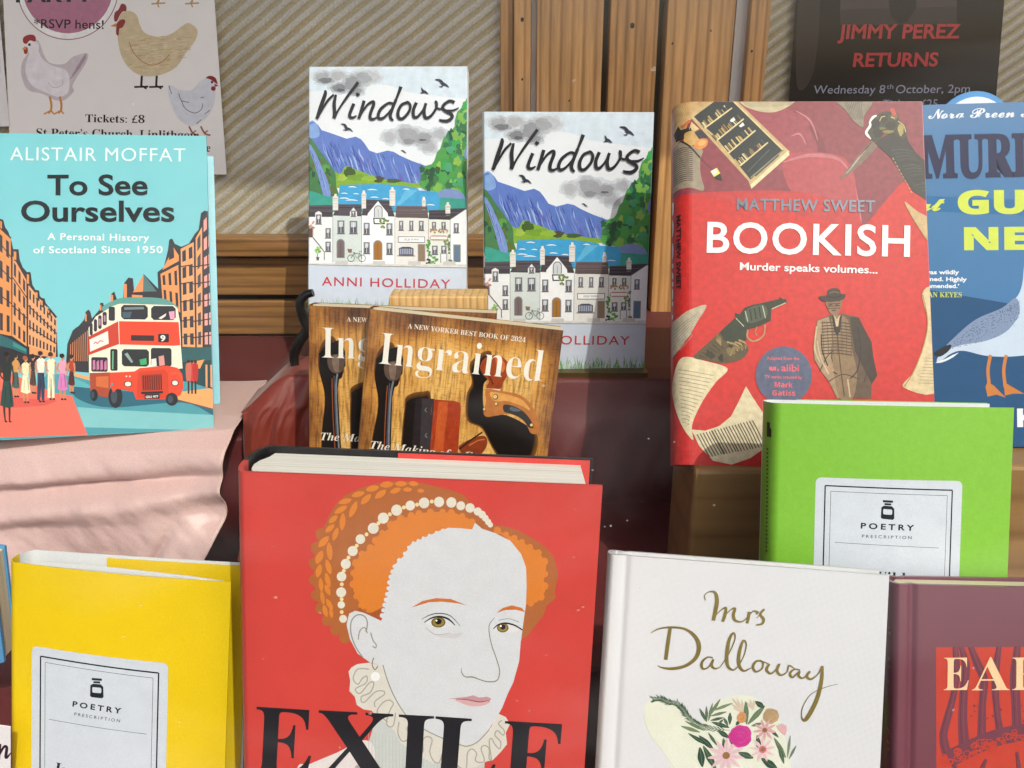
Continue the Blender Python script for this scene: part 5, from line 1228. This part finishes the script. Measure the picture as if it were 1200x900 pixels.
# face
A.poly('#dfdfe0', e2((180, 50), (205, 38), (235, 45), (300, 75), (340, 90), (330, 275), (270, 262), (215, 222), (182, 160), (168, 100)))
face = e1((340, 668), (352, 630), (372, 540), (380, 480), (405, 410), (440, 378), (475, 322), (545, 290), (610, 262), (650, 250), (700, 252), (755, 258), (768, 228), (800, 255), (860, 275), (930, 310), (980, 370), (1003, 430), (1007, 520), (1005, 600), (992, 700), (985, 760)) + e2((922, 175), (916, 260), (892, 350), (868, 400), (845, 460), (820, 505), (790, 550), (765, 590), (725, 615), (690, 622), (640, 608), (560, 588), (480, 540), (410, 480), (360, 395), (328, 275), (272, 262), (215, 222), (182, 158), (168, 95), (178, 55), (205, 38), (245, 48))
A.poly(FACE, face)
A.up(); A.hold = True
scal(e1((340, 655), (365, 560), (380, 480), (405, 410), (440, 378), (475, 322), (545, 290), (610, 266), (660, 256)), 2.4, FACE, 6)
A.hold = False
dk = '#99968a'
A.stroke(dk, e2((325, 272), (345, 340), (380, 420), (430, 495), (500, 550), (580, 590), (640, 612), (690, 628), (740, 608), (790, 555)), w=1.3)
A.stroke(dk, e2((238, 240), (205, 190), (186, 130), (190, 80), (215, 56), (245, 62), (258, 90), (252, 130)), w=1.5); A.stroke(dk, e2((218, 162), (225, 125), (245, 110), (258, 135)), w=1.3); A.stroke(dk, e2((272, 132), (282, 165), (296, 185), (292, 198), (280, 190)), w=1.4)
for p in ((478, 608, 530, 578, 590, 566, 660, 570, 735, 600, 690, 590, 620, 582, 560, 584, 520, 596), (870, 635, 900, 612, 940, 601, 985, 612, 1003, 632, 960, 621, 910, 622)):
    A.poly('#cc7030', e1(*[(p[i], p[i+1]) for i in range(0, len(p), 2)]))
A.poly('#cfcdd0', e2((515, 115), (560, 140), (620, 140), (670, 135), (640, 158), (560, 150)), True); A.poly('#e0dfe0', e1((545, 672), (600, 655), (650, 662), (678, 688), (620, 702), (575, 695)), True); A.poly('#e0dfe0', e1((860, 705), (900, 688), (950, 692), (985, 712), (930, 725), (885, 722)), True)
for c, rx, ry, h in (((603, 676), 33, 24, 0), ((900, 703), 27, 21, 0)):
    A.ell('#6a5528', e1(c)[0], rx/4, ry/4); A.ell('#94803e', e1(c)[0], rx/4*.8, ry/4*.8); A.ell('#181514', e1((c[0], c[1]-4))[0], rx/8.5, ry/7.2); A.ell('#ffffff', e1((c[0]-9, c[1]-8))[0], 1.1)
A.poly(FACE, e1((565, 652), (603, 645), (645, 652), (640, 657), (603, 653), (572, 660)))
A.stroke('#221d1a', e1((537, 676, .8), (572, 656, 1.6), (610, 650, 2.0), (650, 662, 2), (680, 690, .9))); A.stroke('#221d1a', e1((856, 708, .8), (880, 688, 1.6), (915, 682, 2), (955, 692, 1.8), (990, 713, 1.6)))
A.stroke('#2c2a28', e1((525, 662, .4), (565, 642, 1), (610, 635, 1), (660, 648, .9), (705, 695, .4))); A.stroke(dk, e1((880, 668), (930, 662), (975, 678)), w=.8)
A.stroke(dk, e1((545, 700), (590, 732), (660, 725)), w=.5)
A.stroke('#8d8877', e1((862, 655, .6), (838, 690, 1.1), (840, 740, 1.2), (855, 800, 1.1)) + e2((802, 205, 1.1), (820, 255, 1.2), (832, 300, 1.2), (822, 340, 1.4), (785, 347, 1.4), (748, 338, 1.2), (715, 326, 1.6), (685, 325, 1.2), (668, 308, 1.1), (667, 285, .5)))
A.poly('#c8949c', e2((608, 420), (650, 416), (690, 412), (718, 405), (745, 415), (780, 412), (798, 420), (790, 432), (740, 434), (690, 424), (650, 422)))
A.poly('#d9adb2', e2((640, 424), (690, 426), (740, 436), (792, 432), (775, 446), (745, 453), (705, 452), (670, 440)), True)
A.stroke('#8f5058', e2((645, 422, .5), (690, 424, 1), (745, 434, 1.2), (788, 428, .5)))
A.stroke('#6a6048', e2((285, 240), (278, 268), (290, 292), (303, 275)), w=1); A.ell('#f2f2f2', e2((292, 322))[0], 5.3)
A.poly('#1d1b1e', [(278, 545), (286.5, 553), (287.5, 1130), (278, 1130)])
# pearls
for x, y, r_ in ((163, 657, 18), (155, 593, 17), (155, 536, 23), (157, 465, 22), (177, 408, 23), (209, 350, 23), (245, 297, 22), (304, 249, 25), (350, 204, 25), (411, 169, 25), (473, 149, 22), (536, 138, 24), (604, 134, 23), (660, 137, 23), (703, 152, 20), (745, 162, 21), (780, 178, 18), (800, 192, 17), (815, 208, 15), (828, 225, 14), (838, 238, 12)): A.ell('#e2dccc', e1((x, y))[0], r_/4)
for x, y in ((157, 626), (157, 567), (158, 500), (168, 438), (190, 379), (228, 326), (273, 276), (328, 226), (380, 187), (444, 157), (504, 145), (571, 132)): A.ell('#efd9a0', e1((x, y))[0], 2.2)
A.begin('title_lettering', M_ink)
for ch, a, b in (('E', (75, 895), (226, 905)), ('X', (240, 905), (440, 916)), ('I', (452, 917), (545, 922)), ('L', (545, 922), (712, 934)), ('E', (728, 935), (890, 945))):
    A.text(ch, *e0(a, b), 78, '#26252a', 'serif', off=.0, join=True)
A.flush()

# ================================================================== books 9, 10: poetry books in yellow and lime green
def jar(A, g, cx, cy, s):
    k = '#1b1e26'
    A.poly(k, g((cx-18*s, cy-36*s), (cx+18*s, cy-34*s), (cx+18*s, cy-26*s), (cx-18*s, cy-28*s)))
    A.poly(k, g((cx-12*s, cy-25*s), (cx+12*s, cy-24*s), (cx+12*s, cy-17*s), (cx-12*s, cy-18*s)))
    A.poly(k, g(*[(cx+a*s, cy+b*s) for a, b in ((-14, -16), (14, -14), (23, -5), (24, 30), (19, 35), (-19, 31), (-24, 27), (-23, -10))]))
    A.poly('#cfd8e2', g(*[(cx+a*s, cy+b*s) for a, b in ((-14, -4), (13, -2), (16, 2), (16, 14), (13, 17), (-13, 15), (-16, 12), (-16, -1))]))
def label(A, g, TL, TR, BR, BL, inner, inner2, w1, w2):
    r_ = 22
    def rc(a, b, c):                       # rounded corner at b
        o = []
        for k in range(7):
            t = k/6; p0_ = (b[0]+(a[0]-b[0])/math.dist(a, b)*r_, b[1]+(a[1]-b[1])/math.dist(a, b)*r_); p1_ = (b[0]+(c[0]-b[0])/math.dist(c, b)*r_, b[1]+(c[1]-b[1])/math.dist(c, b)*r_)
            o.append((p0_[0]*(1-t)**2+2*t*(1-t)*b[0]+p1_[0]*t*t, p0_[1]*(1-t)**2+2*t*(1-t)*b[1]+p1_[1]*t*t))
        return o
    A.poly('#d2dae4', g(*(rc(BL, TL, TR)+rc(TL, TR, BR)+rc(TR, BR, BL)+rc(BR, BL, TL))))
    for q, w_ in ((inner, w1), (inner2, w2)):
        for i in range(4): A.stroke('#1b1e26', g(q[i], q[(i+1) % 4]), w=w_, smooth=False)
M_yel = cover('yellow_jacket', '#eecb0c', .5, .05); M_grn = mat('lime_jacket', '#7ab82f', .5, .06, 300, .05, 1500, .0002, coat=.05); M_wi = cover('white_jacket_inside', '#e2e6ea')
root, fc, bc, A = book('yellow', 'poetry_book', 'bright yellow poetry book with a white pharmacy-style label, jacket slightly open', 'book', M_yel, M_yel, M_wi, M_pages, r=.006, t=.0006, inset=.003, bulge=.003, splay=.008, page_t=.008, page_fore=.012)
wi = POSE['yellow'][2]; T = POSE['yellow'][4]
def flap(x0, x1, z0, z1, m, ysh, splay, nm='jacket_flap'):
    n = 10; pa = [(x0+(x1-x0)*k/n, T - ysh + splay*(max(0, (x0+(x1-x0)*k/n-.006)/(wi-.006)))**1.3) for k in range(n+1)]
    link(nm, ribbon(pa, .0004, z1, z0), m, root)
flap(.042, wi-.001, .001, .1699, M_yel, .0016, .008)
link('inner_leaf', ribbon([(.012, .0105), (.05, .0105), (.09, .0085), (.110, .006)], .0004, .1690, .002), M_wi, root)
y0 = fr(0, 600, 3.0)
A.begin('label', M_ink)
label(A, y0, (135, 464), (619, 524), (602, 1330), (130, 1260), [(167, 500), (586, 557), (570, 1290), (162, 1225)], [(184, 521), (567, 574), (552, 1270), (180, 1205)], 1.7, .5)
jar(A, y0, 371, 608, 1.0)
A.stroke('#3a3d46', y0((198, 720), (545, 769)), w=.5, smooth=False)
A.begin('label_lettering', M_ink)
A.text('POETRY', *y0((283, 673), (456, 697)), 6.6, '#1b1e26', off=.03, track=1.5)
A.text('PRESCRIPTION', *y0((290, 704), (452, 727)), 3.6, '#2c3038', off=.006, track=1.5)
A.text('Inspiring', *y0((217, 912), (470, 948)), 14, '#1b1e26', 'serif', off=-.004)
A.flush()
root, fc, bc, A = book('green', 'poetry_book', 'lime green poetry book with a white pharmacy-style label, behind the white cloth hardback', 'book', M_grn, M_grn, M_wi, M_pages, r=.007, t=.0006, inset=.004, bulge=.004, page_t=.010, page_fore=.012)
wi = POSE['green'][2]; T = POSE['green'][4]
flap(.02, wi-.001, .001, .1784, M_grn, -.0004, 0, 'jacket_back')
g0 = fr(780, 440, 2.857)
A.begin('label', M_ink)
label(A, g0, (492, 342), (990, 355), (984, 1120), (488, 1090), [(524, 370), (955, 386), (950, 1090), (520, 1062)], [(543, 389), (938, 404), (932, 1072), (540, 1044)], 1.6, .5)
jar(A, g0, 735, 452, .95)
A.stroke('#3a3d46', g0((560, 563), (912, 582)), w=.5, smooth=False)
A.begin('label_lettering', M_ink)
A.text('POETRY', *g0((645, 515), (826, 523)), 7, '#1b1e26', off=.03, track=1.5)
A.text('PRESCRIPTION', *g0((650, 546), (818, 551)), 3.6, '#2c3038', off=.006, track=1.5)
A.text('Wild', *g0((680, 700), (800, 706)), 14, '#1b1e26', 'serif', off=-.004)
A.begin('spine_marks', M_ink)
A.poly('#22301a', g0((334, 160), (341, 160), (341, 178), (345, 182), (345, 210), (334, 210)))
A.up(); A.hold = True
for k in range(26): A.poly('#24381c', g0((334, 250+k*14), (338, 250+k*14), (338, 256+k*14), (334, 256+k*14)))
A.hold = False
A.flush()

# ================================================================== book 11: white cloth hardback
def weave(name, col):
    m, nt, b = nodes(name)
    w1 = add(nt, 'ShaderNodeTexWave'); w1.inputs['Scale'].default_value = 1; w1.bands_direction = 'X'; nt.links.new(mapped(nt, (560, 560, 560)), w1.inputs['Vector'])
    w2 = add(nt, 'ShaderNodeTexWave'); w2.inputs['Scale'].default_value = 1; w2.bands_direction = 'Z'; nt.links.new(mapped(nt, (560, 560, 560)), w2.inputs['Vector'])
    w1.inputs['Distortion'].default_value = .6; w2.inputs['Distortion'].default_value = .6
    h = add(nt, 'ShaderNodeMath', operation='MULTIPLY'); nt.links.new(w1.outputs['Fac'], h.inputs[0]); nt.links.new(w2.outputs['Fac'], h.inputs[1])
    c = ramp(nt, h.outputs[0], [(0, lin(col, .86)), (1, lin(col, 1.04))]); nt.links.new(c, b.inputs['Base Color'])
    b.inputs['Roughness'].default_value = .55; bumpit(nt, b, h.outputs[0], .35, .0003)
    return m
M_cl = weave('white_book_cloth', '#d6d8dd')
root, fc, bc, A = book('dall', 'hardback_book', 'white cloth hardback with gold brush lettering and a flowered hat', 'book', M_cl, M_cl, M_cl, M_pages, r=.003, t=.0026, inset=.003, groove=.0085, page_fore=.012)
d0 = fr(690, 620, 3.214); f0 = fr(740, 800, 5.4545)
A.begin('hat_illustration', M_ink)
A.poly('#dcdfcf', f0((78, 250), (82, 200), (105, 165), (150, 148), (215, 165), (300, 205), (380, 260), (450, 320), (500, 230), (560, 165), (640, 135), (720, 125), (800, 148), (860, 190), (930, 260), (985, 340), (1010, 440), (1005, 800), (400, 800), (230, 540), (140, 420), (95, 330)), True)
A.stroke('#bfc4b0', f0((78, 250), (95, 330), (140, 420), (230, 540), (400, 800)), w=.4)
def leaf(x0, y0_, x1, y1, w_, c, vein=True):
    mx, my = x0+(x1-x0)*.45, y0_+(y1-y0_)*.45; dx, dy = x1-x0, y1-y0_; L = math.hypot(dx, dy); nx, ny = -dy/L*w_, dx/L*w_
    A.poly(c, f0((x0, y0_), (mx+nx*.8, my+ny*.8), (x0+dx*.75+nx*.6, y0_+dy*.75+ny*.6), (x1, y1), (x0+dx*.75-nx*.6, y0_+dy*.75-ny*.6), (mx-nx*.8, my-ny*.8)), True)
    if vein: A.stroke('#93a184', f0((x0, y0_), (x1-dx*.1, y1-dy*.1)), w=.25, smooth=False)
G = ['#3f5a44', '#5f7456', '#2f4a3a', '#6f8260']
# sprig along the brim
stem = [(130, 152), (190, 150), (240, 170), (300, 190), (340, 235), (380, 285), (440, 330), (520, 355), (640, 368)]
A.stroke('#465a44', f0(*stem), w=.6)
rd = random.Random(21)
cs = crom(stem, 6, False)
for i in range(2, len(cs)-2):
    x, y = cs[i]; dx, dy = cs[i+1][0]-cs[i-1][0], cs[i+1][1]-cs[i-1][1]; a = math.atan2(dy, dx)
    for sg in (-1, 1):
        an = a + math.pi + sg*.55; L = rd.uniform(30, 55); leaf(x, y, x+math.cos(an)*L, y+math.sin(an)*L, 4, rd.choice(G[:3]), False)
for q in ((490, 310, 440, 215, 13, 0), (490, 310, 485, 200, 11, 0), (500, 305, 525, 180, 12, 1), (505, 270, 575, 152, 13, 1), (520, 235, 655, 182, 13, 3), (510, 270, 620, 240, 12, 1), (512, 300, 600, 280, 12, 2), (520, 310, 640, 350, 17, 2), (560, 330, 600, 290, 10, 0), (630, 340, 600, 280, 12, 0), (640, 330, 640, 245, 16, 2), (680, 335, 705, 300, 14, 2), (320, 335, 450, 380, 15, 3), (345, 300, 480, 370, 12, 1), (370, 385, 500, 470, 16, 2), (440, 400, 540, 500, 22, 2), (450, 480, 470, 620, 28, 2), (470, 470, 560, 640, 26, 0), (500, 380, 560, 470, 12, 0), (560, 365, 640, 420, 20, 2), (640, 430, 700, 480, 22, 2), (750, 330, 740, 170, 20, 1), (755, 330, 865, 200, 22, 1), (800, 170, 860, 215, 22, 2), (780, 340, 850, 320, 14, 1), (600, 420, 620, 520, 18, 0), (700, 520, 800, 560, 26, 0), (930, 420, 1010, 560, 18, 1), (960, 470, 1000, 600, 16, 0), (1020, 560, 1035, 405, 10, 3), (1030, 570, 1075, 475, 10, 1), (820, 400, 840, 520, 20, 2), (900, 360, 960, 420, 12, 2), (850, 560, 960, 640, 30, 2)):
    leaf(*q[:5], G[q[5]])
for q in ((720, 240, 650, 145, 9), (722, 240, 680, 150, 9), (724, 240, 715, 160, 9), (722, 245, 645, 185, 9), (720, 245, 660, 215, 8), (790, 230, 765, 155, 9), (792, 230, 792, 160, 9), (788, 232, 750, 180, 8)): leaf(*q, '#cdbca8', False)
A.blob('#c98f5c', f0((716, 280))[0], 5.6, 7.2, .08, 24, rd); A.stroke('#a87040', f0((700, 270), (716, 258), (730, 275), (718, 295), (705, 288)), w=.5)
def daisy(cx, cy, r_, n_, c, cc, ph=0):
    for k in range(n_):
        a = ph+2*math.pi*k/n_; leaf(cx, cy, cx+math.cos(a)*r_, cy+math.sin(a)*r_, r_*.15, c, False)
        A.stroke('#b88a90', f0((cx+math.cos(a)*r_*.2, cy+math.sin(a)*r_*.2), (cx+math.cos(a)*r_*.7, cy+math.sin(a)*r_*.7)), w=.25, smooth=False)
    A.ell(cc, f0((cx, cy))[0], r_*.2/5.45)
def rose(cx, cy, r_, c, c2):
    A.blob(c, f0((cx, cy))[0], r_/5.45, r_*1.03/5.45, .07, 30, rd)
    for k in range(4):
        q = r_*(.82-.2*k); ph = rd.uniform(0, 6); A.stroke(c2, f0(*[(cx+q*math.cos(ph+t), cy+q*math.sin(ph+t)*.92) for t in [j*.45 for j in range(11)]]), w=.6)
rose(905, 272, 52, '#b69a74', '#8f7452')
daisy(868, 368, 78, 9, '#d3a2a4', '#8a5c3c', .2); 
for a in range(5): leaf(1000, 405, 940+a*16, 318+abs(a-2)*8, 10, '#d9a8ac', False)
daisy(622, 540, 122, 11, '#dcbcc4', '#8f6a3c', .15)
daisy(858, 500, 88, 9, '#e2c0c4', '#a0803c', .5); A.ell('#d06a80', f0((858, 500))[0], 4.6); A.ell('#8a6a3a', f0((858, 500))[0], 2.6)
rose(712, 408, 74, '#c8388e', '#96206a')
M_name = 'title_lettering'
A.begin(M_name, M_foil)
K = '#8a7a44'; s_ = .85
ML = [[(432, 272, 1.4), (428, 252, 1.2), (445, 238, 1.6), (468, 242, 4), (476, 275, 5.4), (470, 320, 5.6), (464, 353, 5)], [(470, 335, 1.2), (492, 312, 1.6), (510, 303, 3.4), (508, 330, 4.4), (500, 358, 4)], [(502, 340, 1.2), (528, 312, 1.6), (545, 306, 3.4), (540, 332, 4.4), (548, 354, 3.6), (575, 358, 2), (600, 335, 1.2)],
      [(600, 320, 4), (597, 345, 4.2), (593, 366, 3.6)], [(598, 338, 1.2), (614, 318, 2), (632, 322, 3.2), (626, 330, 2)], [(630, 345, 1), (645, 325, 1.2), (657, 310, 3), (642, 330, 3.6), (655, 350, 4), (650, 368, 3.2), (628, 373, 2)],
      [(226, 400, .8), (255, 384, 2.2), (300, 378, 3), (355, 385, 3.4), (395, 415, 5), (412, 455, 6), (402, 500, 5.6), (365, 532, 4.6), (315, 544, 4.4), (275, 540, 2.4), (256, 531, .8)], [(300, 382, 4.6), (293, 440, 5.4), (286, 508, 5)],
      [(466, 502, 2), (445, 500, 2.4), (425, 520, 3.6), (428, 545, 3.4), (450, 540, 2), (468, 508, 2.6), (462, 532, 3.8), (475, 546, 2.6), (495, 540, 1.2)],
      [(495, 540, 1.2), (525, 490, 1.6), (548, 430, 1.8), (543, 403, 2.4), (527, 430, 4.4), (519, 490, 5), (524, 535, 4.4), (545, 552, 2.6), (566, 535, 1.4)], [(566, 535, 1.4), (586, 490, 1.6), (592, 448, 2), (580, 436, 3), (567, 480, 4.6), (566, 530, 4.6), (585, 556, 3.2), (612, 545, 1.4)],
      [(650, 518, 2), (632, 518, 3), (620, 540, 3.8), (632, 560, 3), (654, 548, 2.4), (658, 524, 2.8), (645, 514, 2), (685, 532, 1.2)], [(682, 530, 3), (672, 552, 4), (688, 568, 3), (708, 552, 1.8), (720, 530, 3.4), (712, 556, 4), (727, 575, 3), (750, 562, 1.8), (757, 537, 2.6), (780, 550, 1)],
      [(800, 555, 2), (778, 552, 2.4), (762, 568, 3.6), (772, 584, 3), (798, 560, 2.2), (795, 578, 3.6), (812, 588, 2.4), (830, 568, 1)], [(838, 560, 3), (826, 580, 4), (842, 592, 3), (868, 572, 1.8), (884, 540, 3.4)], [(884, 540, 3.4), (882, 600, 5), (868, 670, 5.6), (845, 725, 6), (825, 756, 5), (812, 745, 1.6), (814, 705, 1.2), (842, 655, 1), (890, 628, 1), (945, 612, .7)]]
for st in ML: A.stroke(K, d0(*[(x, y, w_*s_) for x, y, w_ in st]))
A.flush()

# ================================================================== book 12: maroon hardback
M_mar = cover('maroon_cover', '#74404e', .3, .25)
root, fc, bc, A = book('earth', 'hardback_book', 'maroon hardback with an orange panel of tree trunks and cream capitals, at the right edge', 'book', M_mar, M_mar, M_mar, M_cream, r=.0035, t=.0026, inset=.0012, groove=.0095, page_fore=.01, splay=.006)
h0 = fr(1000, 650, 3.6); rd = random.Random(2)
A.begin('tree_illustration', M_ink)
A.poly('#c24436', h0((342, 395), (1240, 400), (1235, 1700), (362, 1660)))
TK = '#74404e'
for p in ([(425, 395, 7), (430, 500, 9), (420, 600, 8), (395, 700, 9), (378, 780, 10), (395, 860, 12)], [(450, 395, 6), (470, 480, 10), (462, 600, 10), (460, 720, 11), (470, 850, 14)], [(490, 395, 7), (520, 470, 10), (548, 540, 10), (542, 650, 9), (540, 800, 11)], [(612, 395, 6), (600, 480, 9), (596, 560, 9), (605, 680, 8), (622, 790, 10)], [(690, 395, 8), (680, 520, 12), (685, 640, 11), (690, 760, 12)], [(760, 395, 8), (770, 560, 10), (750, 760, 12)], [(840, 395, 8), (860, 560, 12), (840, 760, 10)], [(940, 395, 8), (930, 560, 12), (950, 760, 10)]):
    A.stroke(TK, h0(*p)); A.stroke('#9a4a4c', h0(*[(x+3, y, .5) for x, y, w_ in p])); A.stroke('#5e3040', h0(*[(x-9, y, .8) for x, y, w_ in p]))
A.stroke(TK, h0((400, 880), (480, 840), (600, 790), (760, 760), (1000, 740)), w=20)
for k in range(70):
    x = rd.uniform(370, 800); y = 880 - (x-380)*.32 + rd.uniform(-22, 26); r_ = rd.uniform(6, 17)
    A.stroke('#c24436', h0([(x+r_*math.cos(t)*1.1, y+r_*math.sin(t)*.9) for t in [2*math.pi*j/9 for j in range(10)]]), w=1.1)
for k in range(20): A.stroke(TK, h0([(rd.uniform(640, 780), rd.uniform(650, 720)) for _ in range(1)]*1 + [(rd.uniform(640, 780), rd.uniform(650, 720))]), w=.01, smooth=False) if False else A.ell(TK, h0((rd.uniform(490, 760), rd.uniform(640, 760)))[0], rd.uniform(.6, 1.4))
for p in ([(420, 900, 3), (440, 960, 6), (430, 1200, 8)], [(560, 880, 3), (540, 960, 6), (560, 1200, 8)], [(690, 850, 3), (700, 960, 6), (690, 1200, 8)]): A.stroke(TK, h0(*p))
A.begin('title_lettering', M_ink)
for ch, a, b in (('E', (376, 581), (482, 581)), ('A', (496, 583), (656, 583)), ('R', (668, 583), (800, 583)), ('T', (815, 583), (930, 583)), ('H', (945, 583), (1090, 583))): A.text(ch, *h0(a, b), 39, '#f0cba0', 'serif', off=-.006, join=True)
A.begin('spine_lettering', M_foil)
A.text('the Nature of Earth', *h0((147, 300), (149, 1000)), 4, '#b08050', 'italic')
A.flush()

# ================================================================== bits at the left edge
M_lb = cover('sky_blue_cover', '#5fa8dc')
c0 = P(-110, 960, .40); 
def plainbook(px, Y, th, m, pm, lab):
    pts = [P(x, y, Y) for x, y in px]; base = Vector((sum(p.x for p in pts)/4, Y, min(p.z for p in pts)))
    root = thing('hardback_book', base, (0, 0, 0), lab, 'book')
    def slab(nm, pts, y0, y1, mm, ins=0):
        c = sum((p for p in pts), Vector())/4; q = [c+(p-c)*(1-ins) - base for p in pts]
        V = [Vector((p.x, y0, p.z)) for p in q]+[Vector((p.x, y1, p.z)) for p in q]
        link(nm, mesh(V, [(0, 1, 2, 3), (7, 6, 5, 4), (0, 4, 5, 1), (1, 5, 6, 2), (2, 6, 7, 3), (3, 7, 4, 0)]), mm, root)
    slab('front_cover', pts, 0, .002, m); slab('page_block', pts, .0022, th-.0022, pm, .04); slab('back_cover', pts, th-.002, th, m)
    return root
plainbook([(-120, 640), (-10, 655), (5, 776), (-110, 800)], .44, .016, M_lb, M_cream, 'sky blue book tilted at the left edge behind the yellow poetry book')
pts = [P(x, y, .34) for x, y in ((-90, 838), (12, 852), (12, 925), (-90, 925))]
base = Vector((pts[0].x, .34, pts[3].z)); root = thing('card', base, (0, 0, 0), 'white card with dark script lettering in the lower left corner', 'card')
V = [p-base for p in pts]; V += [v+Vector((0, .0006, 0)) for v in V]
sh = link('sheet', mesh(V, [(0, 1, 2, 3), (7, 6, 5, 4), (0, 4, 5, 1), (1, 5, 6, 2), (2, 6, 7, 3), (3, 7, 4, 0)]), M_p2, root)
A = Art(lambda p: ((P(p[0], p[1], .34)-base).x, (P(p[0], p[1], .34)-base).z), 0, 0, sh)
A.begin('lettering', M_ink)
A.stroke('#3a2634', [(-8, 895, 2), (-2, 880, 4), (0, 872, 3.4), (-2, 890, 4)]); A.stroke('#3a2634', [(-2, 888, 1.5), (4, 876, 3), (8, 876, 3.4), (7, 888, 3.4), (13, 882, 1.2)])
A.flush()

# ================================================================== the shop window glass
m, nt_, b = nodes('window_glass')
for n in list(nt_.nodes):
    if n.type == 'BSDF_PRINCIPLED': nt_.nodes.remove(n)
out = [n for n in nt_.nodes if n.type == 'OUTPUT_MATERIAL'][0]
tr = add(nt_, 'ShaderNodeBsdfTransparent'); gl = add(nt_, 'ShaderNodeBsdfGlossy'); gl.inputs['Roughness'].default_value = .02
tr.inputs[0].default_value = (.97, .98, .975, 1)
fz = add(nt_, 'ShaderNodeFresnel'); geo = add(nt_, 'ShaderNodeNewGeometry'); ior = add(nt_, 'ShaderNodeMapRange'); ior.inputs[3].default_value = 1.25; ior.inputs[4].default_value = 1/1.45; nt_.links.new(geo.outputs['Backfacing'], ior.inputs[0]); nt_.links.new(ior.outputs[0], fz.inputs[0]); mx = add(nt_, 'ShaderNodeMixShader')
nt_.links.new(fz.outputs[0], mx.inputs[0]); nt_.links.new(tr.outputs[0], mx.inputs[1]); nt_.links.new(gl.outputs[0], mx.inputs[2]); df = add(nt_, 'ShaderNodeBsdfDiffuse'); df.inputs[0].default_value = (.8, .82, .85, 1); mx2 = add(nt_, 'ShaderNodeMixShader')
sn = add(nt_, 'ShaderNodeTexNoise'); sn.inputs['Scale'].default_value = 1; sn.inputs['Detail'].default_value = 5; sn.inputs['Distortion'].default_value = .8
nt_.links.new(mapped(nt_, (9, 1, 22), (0, R(25), 0)), sn.inputs['Vector']); sr = ramp(nt_, sn.outputs['Fac'], [(.50, (.001,)*3+(1,)), (.80, (.03,)*3+(1,))])  # faint smudges; their white diffuse also stands in for a reflection veil
nt_.links.new(sr, mx2.inputs[0]); nt_.links.new(mx.outputs[0], mx2.inputs[1]); nt_.links.new(df.outputs[0], mx2.inputs[2]); nt_.links.new(mx2.outputs[0], out.inputs['Surface'])
t = thing('window_pane', (0, .222, -.02), (0, 0, 0), 'clear shop window glass in front of the books with small dust specks', 'window')
link('glass', boxmesh(-.6, .6, 0, .004, 0, LZ+.015), m, t)
M_speck, nts, bs = nodes('dust'); bs.inputs['Base Color'].default_value = lin('#d8d4ce'); bs.inputs['Roughness'].default_value = .9; bs.inputs['Alpha'].default_value = .45
nn = add(nts, 'ShaderNodeTexNoise'); nn.inputs['Scale'].default_value = 900; nts.links.new(mapped(nts), nn.inputs['Vector']); al = ramp(nts, nn.outputs['Fac'], [(.35, (.08,)*3+(1,)), (.7, (.4,)*3+(1,))]); nts.links.new(al, bs.inputs['Alpha'])
V = []; Fc = []; rd = random.Random(8)
for x, y, r_ in ((323, 700, 2.6), (375, 718, 1.8), (766, 81, 3), (672, 95, 2.2), (640, 768, 1.8), (677, 715, 2.2), (683, 711, 2), (695, 551, 1.8), (709, 617, 1.8), (716, 616, 1.8), (760, 514, 1.5), (800, 486, 1.6), (837, 592, 2.2), (308, 772, 1.8), (637, 452, 2), (1117, 832, 2.2), (1141, 783, 2.2), (165, 710, 2), (145, 747, 2), (210, 847, 2), (434, 836, 3), (606, 821, 1.6), (620, 833, 1.8), (790, 518, 1.4), (156, 122, 2), (674, 597, 1.5), (672, 653, 2), (1141, 1000, 1), (398, 876, 1.8), (1018, 1000, 1), (735, 610, 1.2), (750, 690, 1.2), (320, 640, 1.2)):
    p = P(x, y, .2215) - Vector((0, .222, -.02)); n = 9; b_ = len(V); r_ *= .00019; an = rd.uniform(0, 3); V.append(p)
    for k in range(n):
        a = 2*math.pi*k/n; q = r_*rd.uniform(.7, 1.2); V.append(p + Vector((q*math.cos(a)*1.25, 0, q*math.sin(a))))
    Fc += [(b_, b_+1+k, b_+1+(k+1) % n) for k in range(n)]
o = link('dust_specks', mesh(V, Fc), M_speck, t); o['kind'] = 'stuff'
bpy.data.objects.remove(_to); bpy.data.curves.remove(_tc)
